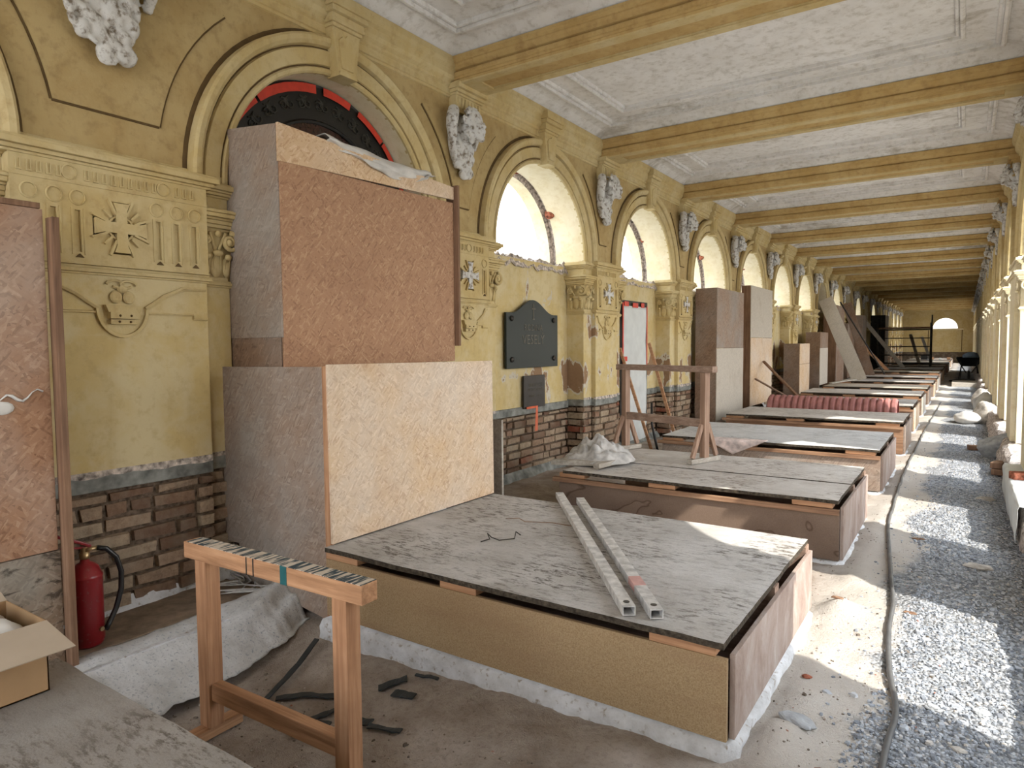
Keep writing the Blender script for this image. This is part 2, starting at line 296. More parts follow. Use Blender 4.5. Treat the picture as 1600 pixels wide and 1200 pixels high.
# ------------------------------------------------------------------ mesh helpers
class MB:
    def __init__(s): s.v = []; s.f = []; s.mi = []; s.r = []
    def face(s, idx, mi=0, r=0.5): s.f.append(tuple(idx)); s.mi.append(mi); s.r.append(r)
    def add(s, vs, fs, mi=0, r=0.5):
        b = len(s.v); s.v += [tuple(v) for v in vs]
        for f in fs: s.face([b+i for i in f], mi, r)
        return b
    def box(s, x0, x1, y0, y1, z0, z1, mi=0, r=0.5, M=None):
        vs = [(x0, y0, z0), (x1, y0, z0), (x1, y1, z0), (x0, y1, z0), (x0, y0, z1), (x1, y0, z1), (x1, y1, z1), (x0, y1, z1)]
        if M: vs = [tuple(M @ Vector(v)) for v in vs]
        s.add(vs, [(0, 3, 2, 1), (4, 5, 6, 7), (0, 1, 5, 4), (1, 2, 6, 5), (2, 3, 7, 6), (3, 0, 4, 7)], mi, r)
    def bar(s, p, q, w, h, up=(0, 0, 1), mi=0, r=0.5):
        p = Vector(p); q = Vector(q); d = (q-p).normalized(); a = d.cross(Vector(up)).normalized(); b = a.cross(d).normalized()
        vs = [c + a*sx*w/2 + b*sz*h/2 for c in (p, q) for sx, sz in ((-1, -1), (1, -1), (1, 1), (-1, 1))]
        s.add(vs, [(0, 3, 2, 1), (4, 5, 6, 7), (0, 1, 5, 4), (1, 2, 6, 5), (2, 3, 7, 6), (3, 0, 4, 7)], mi, r)
    def prism(s, poly, axis, a0, a1, mi=0, r=0.5):
        # poly: 2D points in the two remaining axes (order: x:(y,z)  y:(x,z)  z:(x,y))
        def P(p, a):
            return {'x': (a, p[0], p[1]), 'y': (p[0], a, p[1]), 'z': (p[0], p[1], a)}[axis]
        n = len(poly); vs = [P(p, a0) for p in poly] + [P(p, a1) for p in poly]
        b = s.add(vs, [], mi, r)
        tris = tessellate_polygon([[Vector((p[0], p[1], 0)) for p in poly]])
        for t in tris:
            s.face([b+t[0], b+t[1], b+t[2]], mi, r); s.face([b+n+t[2], b+n+t[1], b+n+t[0]], mi, r)
        for i in range(n): s.face([b+i, b+(i+1) % n, b+n+(i+1) % n, b+n+i], mi, r)
    def plate(s, outer, holes, axis, a0, a1, mi=0):
        # plate with holes, front at a1
        def P(p, a):
            return {'x': (a, p[0], p[1]), 'y': (p[0], a, p[1]), 'z': (p[0], p[1], a)}[axis]
        loops = [outer] + holes
        flat = [p for lp in loops for p in lp]
        tris = tessellate_polygon([[Vector((p[0], p[1], 0)) for p in lp] for lp in loops])
        n = len(flat); b = s.add([P(p, a0) for p in flat] + [P(p, a1) for p in flat], [], mi)
        for t in tris:
            s.face([b+t[0], b+t[1], b+t[2]], mi); s.face([b+n+t[2], b+n+t[1], b+n+t[0]], mi)
        o = 0
        for lp in loops:
            m = len(lp)
            for i in range(m): s.face([b+o+i, b+o+(i+1) % m, b+n+o+(i+1) % m, b+n+o+i], mi)
            o += m
    def tube(s, pts, rad, seg=8, mi=0, r=0.5, caps=True, sq=1.0):
        pts = [Vector(p) for p in pts]; n = len(pts)
        if not hasattr(rad, '__len__'): rad = [rad]*n
        up = Vector((0, 0, 1)); b = len(s.v); prev = None
        for i, p in enumerate(pts):
            d = (pts[min(i+1, n-1)] - pts[max(i-1, 0)]).normalized()
            a = d.cross(up) if prev is None else prev - d*prev.dot(d)
            if a.length < 1e-4: a = d.cross(Vector((1, 0, 0)))
            a.normalize(); c = d.cross(a); prev = a
            for j in range(seg):
                t = 2*PI*j/seg; s.v.append(tuple(p + a*math.cos(t)*rad[i] + c*math.sin(t)*rad[i]*sq))
        for i in range(n-1):
            for j in range(seg):
                s.face([b+i*seg+j, b+i*seg+(j+1) % seg, b+(i+1)*seg+(j+1) % seg, b+(i+1)*seg+j], mi, r)
        if caps:
            s.face([b+j for j in range(seg)][::-1], mi, r); s.face([b+(n-1)*seg+j for j in range(seg)], mi, r)
    def lathe(s, prof, cx, cy, cz, axis='z', seg=20, mi=0, r=0.5):
        b = len(s.v); n = len(prof)
        for (rad, h) in prof:
            for j in range(seg):
                t = 2*PI*j/seg; c, q = math.cos(t)*rad, math.sin(t)*rad
                s.v.append({'z': (cx+c, cy+q, cz+h), 'x': (cx+h, cy+c, cz+q), 'y': (cx+c, cy+h, cz+q)}[axis])
        for i in range(n-1):
            for j in range(seg):
                s.face([b+i*seg+j, b+i*seg+(j+1) % seg, b+(i+1)*seg+(j+1) % seg, b+(i+1)*seg+j], mi, r)
        if prof[0][0] > 1e-5: s.face([b+j for j in range(seg)], mi, r)
        if prof[-1][0] > 1e-5: s.face([b+(n-1)*seg+j for j in range(seg)], mi, r)
    def ball(s, c, rad, seg=10, rings=7, mi=0, jit=0.0, M=None, r=0.5):
        if not hasattr(rad, '__len__'): rad = (rad,)*3
        b = len(s.v); c = Vector(c)
        for i in range(rings+1):
            ph = PI*i/rings
            for j in range(seg):
                t = 2*PI*j/seg; v = Vector((math.sin(ph)*math.cos(t)*rad[0], math.sin(ph)*math.sin(t)*rad[1], math.cos(ph)*rad[2]))
                if jit: v *= 1 + jit*noise.noise((v+c)*9.0)
                if M: v = M @ v
                s.v.append(tuple(c+v))
        for i in range(rings):
            for j in range(seg):
                s.face([b+i*seg+j, b+(i+1)*seg+j, b+(i+1)*seg+(j+1) % seg, b+i*seg+(j+1) % seg], mi, r)
    def grid(s, fn, nu, nv, mi=0, thick=0.0, r=0.5):
        b = len(s.v)
        for i in range(nu+1):
            for j in range(nv+1): s.v.append(tuple(fn(i/nu, j/nv)))
        for i in range(nu):
            for j in range(nv):
                a = b+i*(nv+1)+j; s.face([a, a+nv+1, a+nv+2, a+1], mi, r)
    def sweep(s, prof, path, mi=0, closed_prof=False):
        # path: list of functions mapping profile 2D -> 3D
        b = len(s.v); n = len(prof)
        for fn in path:
            for p in prof: s.v.append(tuple(fn(p)))
        m = n if closed_prof else n-1
        for i in range(len(path)-1):
            for j in range(m):
                s.face([b+i*n+j, b+(i+1)*n+j, b+(i+1)*n+(j+1) % n, b+i*n+(j+1) % n], mi)
        if closed_prof:
            s.face([b+j for j in range(n)][::-1], mi); s.face([b+(len(path)-1)*n+j for j in range(n)], mi)
    def build(s, name, mats, parent=None, smooth=False, bevel=0.0, weld=False, solid=0.0):
        me = bpy.data.meshes.new(name); me.from_pydata(s.v, [], s.f)
        if not isinstance(mats, (list, tuple)): mats = [mats]
        for m in mats: me.materials.append(m)
        if len(mats) > 1: me.polygons.foreach_set('material_index', s.mi)
        if len(set(s.r)) > 1:
            a = me.attributes.new('rnd', 'FLOAT', 'FACE'); a.data.foreach_set('value', s.r)
        bm = bmesh.new(); bm.from_mesh(me)
        if weld: bmesh.ops.remove_doubles(bm, verts=bm.verts, dist=1e-5)
        bmesh.ops.recalc_face_normals(bm, faces=bm.faces); bm.to_mesh(me); bm.free()
        if smooth: me.polygons.foreach_set('use_smooth', [True]*len(me.polygons))
        me.update(); o = bpy.data.objects.new(name, me); COL.objects.link(o)
        if parent is not None: o.parent = parent
        if solid:
            md = o.modifiers.new('thickness', 'SOLIDIFY'); md.thickness = solid; md.offset = 0
        if bevel:
            md = o.modifiers.new('edge', 'BEVEL'); md.width = bevel; md.segments = 2; md.limit_method = 'ANGLE'
        return o

def tag(o, label, cat, group=None, kind=None):
    o['label'] = label; o['category'] = cat
    if group: o['group'] = group
    if kind: o['kind'] = kind
    return o
def empty(name, loc=(0, 0, 0)):
    o = bpy.data.objects.new(name, None); COL.objects.link(o); o.location = loc; o.empty_display_size = 0.1; return o
def copy_tree(o, parent=None):
    c = o.copy(); COL.objects.link(c)
    if parent is not None: c.parent = parent
    for ch in list(o.children): copy_tree(ch, c)
    return c
def struct(o): o['kind'] = 'structure'; return o
ORD = ['zeroth', 'first', 'second', 'third', 'fourth', 'fifth', 'sixth', 'seventh', 'eighth', 'ninth', 'tenth', 'eleventh', 'twelfth', 'thirteenth',
       'fourteenth', 'fifteenth', 'sixteenth', 'seventeenth', 'eighteenth', 'nineteenth', 'twentieth', 'twenty-first', 'twenty-second']
def arc(cy, cz, r, t0, t1, n): return [(cy + r*math.cos(t0+(t1-t0)*i/n), cz + r*math.sin(t0+(t1-t0)*i/n)) for i in range(n+1)]

# ------------------------------------------------------------------ dimensions of the arcade
NB = 19                      # arches counted away from the camera
CY = lambda k: 3.6 + 3.0*(k-1)          # arch centre (k = 1 is the first arch in view)
PY = lambda k: 5.1 + 3.0*(k-1)          # pier between arch k and k+1
Y_END = 60.6
RI, ZS = 0.965, 2.66
XR = 4.56
Z_CEIL = 4.18

def arch_wall(mb, y0, y1, cy, r, zs, z_top, xf, xb, mi=0, n=28, back=True, zbot=None, mi_in=None):
    """wall panel between y0..y1, zs..z_top with a semicircular opening; front face xf, back xb, intrados included"""
    zb = zs if zbot is None else zbot
    for x in ((xf, xb) if back else (xf,)):
        pts = arc(cy, zs, r, 0, PI, n)
        if zb < zs: pts = [(cy+r, zb)] + pts + [(cy-r, zb)]
        outer = []
        for (y, z) in pts:      # project radially to the rectangle
            dy, dz = y-cy, z-zs
            if z <= zs+1e-6: outer.append((y1 if dy > 0 else y0, z)); continue
            t = min(((y1-cy)/dy) if dy > 1e-9 else 1e9, ((y0-cy)/dy) if dy < -1e-9 else 1e9, (z_top-zs)/dz if dz > 1e-9 else 1e9)
            outer.append((cy+dy*t, zs+dz*t))
        b = len(mb.v); m = len(pts)
        mb.v += [(x, *p) for p in pts] + [(x, *p) for p in outer]
        for i in range(m-1): mb.face([b+i, b+i+1, b+m+i+1, b+m+i], mi)
        # corner fillers
        for cyn in (y1, y0):
            for i in range(m-1):
                a, c = outer[i], outer[i+1]
                if (abs(a[0]-cyn) < 1e-6 and abs(c[1]-z_top) < 1e-6 and abs(a[1]-z_top) > 1e-6 and abs(c[0]-cyn) > 1e-6) or \
                   (abs(c[0]-cyn) < 1e-6 and abs(a[1]-z_top) < 1e-6 and abs(c[1]-z_top) > 1e-6 and abs(a[0]-cyn) > 1e-6):
                    q = len(mb.v); mb.v.append((x, cyn, z_top)); mb.face([b+m+i, b+m+i+1, q], mi)
    pts = arc(cy, zs, r, 0, PI, n)
    if zb < zs: pts = [(cy+r, zb)] + pts + [(cy-r, zb)]
    b = len(mb.v); m = len(pts); mb.v += [(xf, *p) for p in pts] + [(xb, *p) for p in pts]
    for i in range(m-1): mb.face([b+i, b+i+1, b+m+i+1, b+m+i], mi if mi_in is None else mi_in)

# ------------------------------------------------------------------ left wall
bays = [(-1, 0.0, -3.24-1.5, -1.5-1.24+0.5)]
wl = MB()
bounds = {0: (-1.26, 1.94), 1: (1.94, 5.1)}
cyb = {0: 0.24, 1: 3.6}
for kk in range(2, NB+1): bounds[kk] = (PY(kk-1), PY(kk)); cyb[kk] = CY(kk)
bounds[NB] = (PY(NB-1), Y_END+0.1)
cyb[-1] = -2.76; bounds[-1] = (-4.26, -1.26)
BLOCKED = {0, 1, 8, 10, 12, 14, 15, 16}
for kk, (a, b) in bounds.items():
    arch_wall(wl, a, b, cyb[kk], RI, ZS, 4.6, 0.0, -0.40, 0, back=False, zbot=2.6, mi_in=1)
    arch_wall(wl, a, b, cyb[kk], RI-0.035, ZS, 4.6, -0.47, -0.64, 1, zbot=2.6)
    # brick-coloured slot left by the removed window frame
    pin = arc(cyb[kk], ZS, RI, -0.06, PI+0.06, 30)
    ring = MB()
    bb = len(wl.v)
    cols = 5
    for i, (y, z) in enumerate(pin):
        dy, dz = (y-cyb[kk])/RI, (z-ZS)/RI
        for c in range(cols):
            u = c/(cols-1); x = -0.40 - 0.07*u + (0.012*noise.noise((y*9, z*9, c)) if 0 < c < cols-1 else 0)
            dep = 0.0 if c in (0, cols-1) else 0.035 + 0.02*noise.noise((y*7+kk, z*7, c*2.0))
            if c == cols-1: dep = -0.035
            wl.v.append((x, cyb[kk]+dy*(RI+dep), ZS+dz*(RI+dep)))
    for i in range(len(pin)-1):
        for c in range(cols-1):
            wl.face([bb+i*cols+c, bb+(i+1)*cols+c, bb+(i+1)*cols+c+1, bb+i*cols+c+1], 2 if c in (0, 1, 2) else 2)
    # niche back wall (bricks and cement band live in their own objects) with a broken sill on top
    wl.box(-0.62, -0.24, cyb[kk]-RI, cyb[kk]+RI, 0.86, 2.585, 3)
    wl.box(-0.62, -0.275, cyb[kk]-RI, cyb[kk]+RI, -0.3, 0.86, 4)
wl.box(-0.64, 0.0, -4.4, -4.26, -0.3, 4.6)
# cores of the piers
def pier_span(kk): return (1.35, 2.54, 1.94) if kk == 0 else ((-1.26-0.54, -1.26+0.54, -1.26) if kk == -1 else (PY(kk)-0.54, PY(kk)+0.54, PY(kk)))
piers = [-1] + list(range(0, NB+1))
def pspan(kk):
    if kk == 0: return (1.205, 2.635)
    if kk == -1: return (-1.795, -0.725)
    return (PY(kk)-0.535, PY(kk)+0.535)
for kk in piers:
    a, b = pspan(kk)
    if kk == NB: b = Y_END+0.1
    wl.box(-0.62, -0.02, a+0.006, b-0.006, 0.84, 2.595, 3); wl.box(-0.62, -0.05, a+0.02, b-0.02, -0.3, 0.84, 4)
for kk in range(2, NB+1):
    if kk in BLOCKED: continue
    for an in (0.55, 1.35, 2.4):
        cy_, cz_ = cyb[kk]+(RI+0.02)*math.cos(an+0.05*kk), ZS+(RI+0.02)*math.sin(an+0.05*kk)
        wl.ball((-0.405, cy_, cz_), (0.06, 0.026, 0.04), 14, 10, 5, jit=1.6)
wall_left = struct(wl.build('wall_left', [M_OCH, M_CREAM, M_RUB, M_YELP, M_MORT, M_REDBRK]))

# rubble sills in the open window arches
sill = MB()
rr = random.Random(3)
for kk in range(1, NB+1):
    if kk in BLOCKED: continue
    def fn(u, v, kk=kk):
        y = cyb[kk]-RI+2*RI*u; x = -0.20-0.42*v
        h = 2.60 + (0.09*noise.noise((y*6, x*7, 1.3)) + 0.06*noise.noise((y*22, x*20, 4.0)))*(1 if v < 0.99 else 0.5)
        if v == 0: h = 2.50 + 0.05*noise.noise((y*9, 0, 7)); x = -0.222
        if v > 0.99: x = -0.63
        return (x, y, h)
    sill.grid(fn, 40 if kk < 6 else 14, 7)
struct(sill.build('trim_1', [M_RUB], wall_left))

# ---- bricks
def bricks(mb, x, y0, y1, z0, z1, rng, face='x', bl=0.27, bh=0.088, gap=0.019, depth=0.05, other=0.0):
    z = z0; row = 0
    while z < z1-0.02:
        h = min(bh, z1-z)
        y = y0 - (bl/2 if row % 2 else 0) + rng.uniform(-0.02, 0.02)
        while y < y1:
            l = bl if rng.random() > 0.3 else bl/2
            a, b = max(y, y0), min(y+l-gap, y1)
            if b-a > 0.03:
                out = rng.uniform(-0.012, 0.008); j = lambda: rng.uniform(-0.006, 0.006)
                r = rng.random()
                xx = x+out
                vs = [(xx-depth, a+j(), z+j()), (xx-depth, b+j(), z+j()), (xx-depth, b+j(), z+h-gap+j()), (xx-depth, a+j(), z+h-gap+j())]
                vf = [(xx+j(), a+0.004+j(), z+0.003+j()), (xx+j(), b-0.004+j(), z+0.003+j()), (xx+j(), b-0.004+j(), z+h-gap-0.003+j()), (xx+j(), a+0.004+j(), z+h-gap-0.003+j())]
                if face == 'y-':   # runs in x, faces -y : swap
                    sw = lambda v: (v[1], other-(v[0]-x), v[2])
                    vs = [sw(v) for v in vs]; vf = [sw(v) for v in vf]
                mb.add(vs+vf, [(4, 5, 6, 7), (0, 1, 5, 4), (1, 2, 6, 5), (2, 3, 7, 6), (3, 0, 4, 7)], 0, 0.03+0.97*r)
            y += l
        z += bh; row += 1

# ---- relief pieces of a pier
def cross_poly(s, g=0.0):
    a = 0.029*s+g; L = 0.135*s+g; w = 0.043*s+g*1.3; m_ = 0.135*s*0.7
    return [(a, a), (a, m_), (w, L), (-w, L), (-a, m_), (-a, a), (-m_, a), (-L, w), (-L, -w), (-m_, -a), (-a, -a), (-a, -m_), (-w, -L), (w, -L), (a, -m_), (a, -a), (m_, -a), (L, -w), (L, w), (m_, a)]
def rays_cross(mb, cy, cz, x, s=1.0):
    a = 0.029*s; L = 0.135*s; w = 0.043*s; m_ = L*0.7
    q4 = [(a, a), (a, m_), (w, L), (-w, L), (-a, m_), (-a, a), (-m_, a), (-L, w), (-L, -w), (-m_, -a), (-a, -a), (-a, -m_), (-w, -L), (w, -L), (a, -m_), (a, -a), (m_, -a), (L, -w), (L, w), (m_, a)]
    mb.prism([(cy+p, cz+q) for p, q in q4], 'x', x-0.066, x+0.022, 1)
    for q in range(4):
        for t in (0.25, 0.5, 0.75):
            a = PI/2*(q+t); c, sn = math.cos(a), math.sin(a)
            r0, r1 = 0.075*s, (0.165 if t != 0.5 else 0.13)*s
            p = (x+0.005, cy+c*r0, cz+sn*r0); e = (x+0.005, cy+c*r1, cz+sn*r1)
            mb.bar(p, e, 0.012*s, 0.030, up=(1, 0, 0), mi=0)
    n = 24
    mb.sweep([(0.062*s, 0), (0.062*s, 0.010), (0.072*s, 0.010), (0.072*s, 0)],
             [(lambda p, t=2*PI*i/n: (x+p[1], cy+p[0]*math.cos(t), cz+p[0]*math.sin(t))) for i in range(n+1)], 0)

def circle(cy, cz, r, n=14): return [(cy+r*math.cos(2*PI*i/n), cz+r*math.sin(2*PI*i/n)) for i in range(n)]

def frieze(mb, cy, hw, wide):
    """plate with real sunk rosettes and panels on the front of the pier block (x from .06 to .085)"""
    xa, xb = 0.016, 0.082
    holes = []; ros = []; subs = []
    if wide: ry = [-0.44, -0.325, -0.215, 0.205, 0.325, 0.435]
    else: ry = [-0.24, 0.24]
    for y in ry: ros.append((cy+y, 2.40, 0.034))
    for y in ((-0.25, 0.25) if wide else (0.0,)): ros.append((cy+y, 2.525, 0.032))
    holes += [circle(*q) for q in ros]
    st = [-0.46, -0.33, -0.215, 0.215, 0.325, 0.435] if wide else [-0.24, 0.24]
    for y in st:    # long sunk strips with a small triangular drop
        holes.append([(cy+y-0.014, 2.115), (cy+y+0.014, 2.115), (cy+y+0.014, 2.335), (cy+y-0.014, 2.335)])
    sc_ = 1.0 if wide else 0.93
    holes.append([(cy+p, 2.265+q) for p, q in cross_poly(sc_, 0.008)])
    mb.plate([(cy-hw, 2.05), (cy+hw, 2.05), (cy+hw, 2.575), (cy-hw, 2.575)], holes, 'x', xa, xb, 0)
    for (y, z, r) in ros:
        q = MB(); q.lathe([(r*1.0, -0.036), (r*1.0, 0.0), (r*1.05, 0.009), (r*1.22, 0.006), (r*1.25, 0.0)], xb, y, z, 'x', 18, 0)
        q.lathe([(r*0.99, -0.034), (r*0.80, -0.040), (r*0.55, -0.024), (r*0.3, -0.030), (0.0, -0.018)], xb, y, z, 'x', 14, 0)
        subs.append(('rosette', q))
    for y in st:
        for d in (-0.03, 0.03): mb.box(xb, xb+0.006, cy+y+d-0.004, cy+y+d+0.004, 2.10, 2.345)
        mb.prism([(cy+y-0.02, 2.085), (cy+y+0.02, 2.085), (cy+y, 2.105)], 'x', xb, xb+0.01, 2)
        mb.box(xa, xb-0.016, cy+y-0.0135, cy+y+0.0135, 2.116, 2.334)
    # row of little tongues
    n = int((hw*2-0.06)/0.045)
    for i in range(n):
        y = cy-hw+0.04+i*0.045
        if any(abs(y-q[0]) < 0.05 for q in ros if q[1] > 2.5): continue
        mb.box(xb, xb+0.007, y-0.011, y-0.006, 2.50, 2.55); mb.box(xb, xb+0.007, y+0.006, y+0.011, 2.50, 2.55)
        mb.box(xb, xb+0.009, y-0.013, y+0.013, 2.493, 2.501)
    q = MB(); rays_cross(q, cy, 2.265, xb, 1.0 if wide else 0.93); subs.append(('ray_cross', q))
    q = None
    # thin frame lines
    mb.box(xb, xb+0.006, cy-hw, cy+hw, 2.468, 2.478)
    mb.box(xb, xb+0.012, cy-hw, cy+hw, 2.05, 2.06)
    return subs

def medallion(mb, cy, hw, x):
    """curved shoulder band, console with drops and a round boss below the frieze"""
    n = 16
    ring = [(0.115, 0.0), (0.115, 0.016), (0.128, 0.020), (0.128, 0.0)]
    mb.sweep(ring, [(lambda p, t=PI+PI*i/n: (x+p[1], cy+p[0]*1.12*math.cos(t), 1.825+p[0]*1.3*math.sin(t))) for i in range(n+1)])
    for s in (-1, 1):
        pts = [(x+0.008, cy+s*0.13, 1.825), (x+0.008, cy+s*0.17, 1.85), (x+0.008, cy+s*0.24, 1.90), (x+0.008, cy+s*(hw-0.16 if hw > 0.4 else 0.27), 1.955), (x+0.008, cy+s*(hw-0.02), 1.96)]
        mb.tube(pts, 0.014, 6, 0)
        low = [(x+0.006, cy+s*0.14, 1.80), (x+0.006, cy+s*(hw-0.10), 1.80), (x+0.006, cy+s*(hw-0.10), 1.775), (x+0.006, cy+s*(hw-0.01), 1.775)]
        mb.tube(low, 0.008, 5, 0)
        # little scrolls
        sp = [(x+0.01, cy+s*(0.03+0.05*math.cos(t)*(1-t/12)), 1.955+0.026*math.sin(t)*(1-t/12)) for t in [i*0.5 for i in range(12)]]
        mb.tube(sp, 0.008, 5, 0)
        mb.ball((x+0.012, cy+s*0.035, 1.885), (0.012, 0.035, 0.035), 10, 6)
    # stepped console with guttae holes
    mb.prism([(cy-0.10, 1.84), (cy+0.10, 1.84), (cy+0.085, 1.80), (cy-0.085, 1.80)], 'x', x-0.01, x+0.035)
    mb.box(x-0.01, x+0.045, cy-0.08, cy+0.08, 1.765, 1.80)
    mb.box(x-0.01, x+0.035, cy-0.075, cy+0.075, 1.735, 1.76)
    for d in (-0.03, 0.03):
        mb.ball((x+0.046, cy+d, 1.782), 0.007, 8, 5, 2); mb.ball((x+0.036, cy+d, 1.748), 0.007, 8, 5, 2)
    mb.ball((x+0.012, cy, 1.93), (0.014, 0.03, 0.022), 10, 6)

def slab_ring(mb, a, b, xb, xf, steps, mi=0, sides=(1, 1)):
    """stack of slabs with outward offsets: steps = [(z0, z1, off)]"""
    for (z0, z1, o) in steps:
        mb.box(xb, xf+o, a-o*sides[0], b+o*sides[1], z0, z1, mi)
CAP_STEPS = [(1.985, 1.998, 0.012), (1.998, 2.018, 0.022), (2.018, 2.03, 0.010),
             (2.345, 2.362, 0.012), (2.362, 2.385, 0.030), (2.385, 2.41, 0.040), (2.41, 2.425, 0.052), (2.425, 2.45, 0.075), (2.45, 2.468, 0.085), (2.468, 2.478, 0.06),
             (2.555, 2.568, 0.015), (2.568, 2.585, 0.035), (2.585, 2.60, 0.050), (2.60, 2.632, 0.068), (2.632, 2.645, 0.045)]

def spiral(mb, cx, cy, cz, R, plane, sgn, rad=0.011, turns=1.7):
    pts = []; rs = []
    n = 26
    for i in range(n):
        t = i/(n-1); a = PI/2 - sgn*2*PI*turns*t; r = R*(1-0.85*t)
        u, w = r*math.cos(a), r*math.sin(a)
        pts.append((cx, cy+u, cz+w) if plane == 'x' else (cx+u, cy, cz+w)); rs.append(rad*(1-0.35*t))
    mb.tube(pts, rs, 6, 0)
    mb.ball(pts[-1], rad*1.5, 8, 5)

def capital(mb, a, b, sgn):
    """capital over a flanking strip, front x=0; sgn +1: reveal on the +y side"""
    w = b-a; ro = b if sgn > 0 else a          # reveal edge
    vol = []
    # bell
    mb.add([(-0.2, a, 2.03), (0.0, a, 2.03), (0.0, b, 2.03), (-0.2, b, 2.03), (-0.2, a-0.012, 2.345), (0.03, a-0.012, 2.345), (0.03, b+0.012, 2.345), (-0.2, b+0.012, 2.345)],
           [(0, 3, 2, 1), (4, 5, 6, 7), (0, 1, 5, 4), (1, 2, 6, 5), (2, 3, 7, 6), (3, 0, 4, 7)])
    m = (a+b)/2
    # front leaves and volutes
    for (y, z, ry, rz) in ((m, 2.13, 0.05, 0.085), (m-0.07, 2.12, 0.03, 0.07), (m+0.07, 2.12, 0.03, 0.07)):
        mb.ball((0.008, y, z), (0.018, ry, rz), 10, 7)
        mb.ball((0.036, y, z+rz*0.86), (0.020, ry*0.8, 0.020), 10, 6)
        for d in (-1, 1): mb.tube([(0.014, y+d*ry*0.4, z-rz*0.7), (0.026, y+d*ry*0.5, z+rz*0.4), (0.04, y+d*ry*0.3, z+rz*0.8)], 0.005, 5)
    q = MB(); spiral(q, 0.05, ro-sgn*0.018, 2.275, 0.062, 'x', sgn, 0.017); vol.append(q)
    q = MB(); spiral(q, -0.005, ro+sgn*0.045, 2.275, 0.062, 'y', 1, 0.017); vol.append(q)
    spiral(mb, 0.04, ro-sgn*(w-0.02), 2.285, 0.035, 'x', -sgn, 0.011)
    mb.tube([(0.02, m-0.01, 2.22), (0.03, m-0.03, 2.27), (0.04, m-0.055, 2.33)], 0.011, 6); mb.tube([(0.02, m+0.01, 2.22), (0.03, m+0.03, 2.27), (0.04, m+0.055, 2.33)], 0.011, 6)
    mb.ball((0.04, m, 2.325), (0.02, 0.022, 0.022), 8, 5)
    # reveal side, seen along the arcade
    yy = ro + sgn*0.012
    for (x, z, rx, rz) in ((-0.10, 2.13, 0.05, 0.085), (-0.03, 2.12, 0.03, 0.07), (-0.17, 2.12, 0.03, 0.07)):
        mb.ball((x, yy, z), (rx, 0.018, rz), 10, 7); mb.ball((x, yy+sgn*0.024, z+rz*0.86), (rx*0.8, 0.02, 0.02), 10, 6)
    for (x, s2) in ((-0.165, -1),):
        spiral(mb, x, yy+sgn*0.03, 2.285, 0.043, 'y', s2)
        mb.tube([(-0.1, yy, 2.20), ((x-0.1)/2, yy+sgn*0.012, 2.25), (x, yy+sgn*0.028, 2.33)], 0.011, 6)
    mb.ball((-0.10, yy+sgn*0.026, 2.325), (0.022, 0.02, 0.022), 8, 5)
    return vol

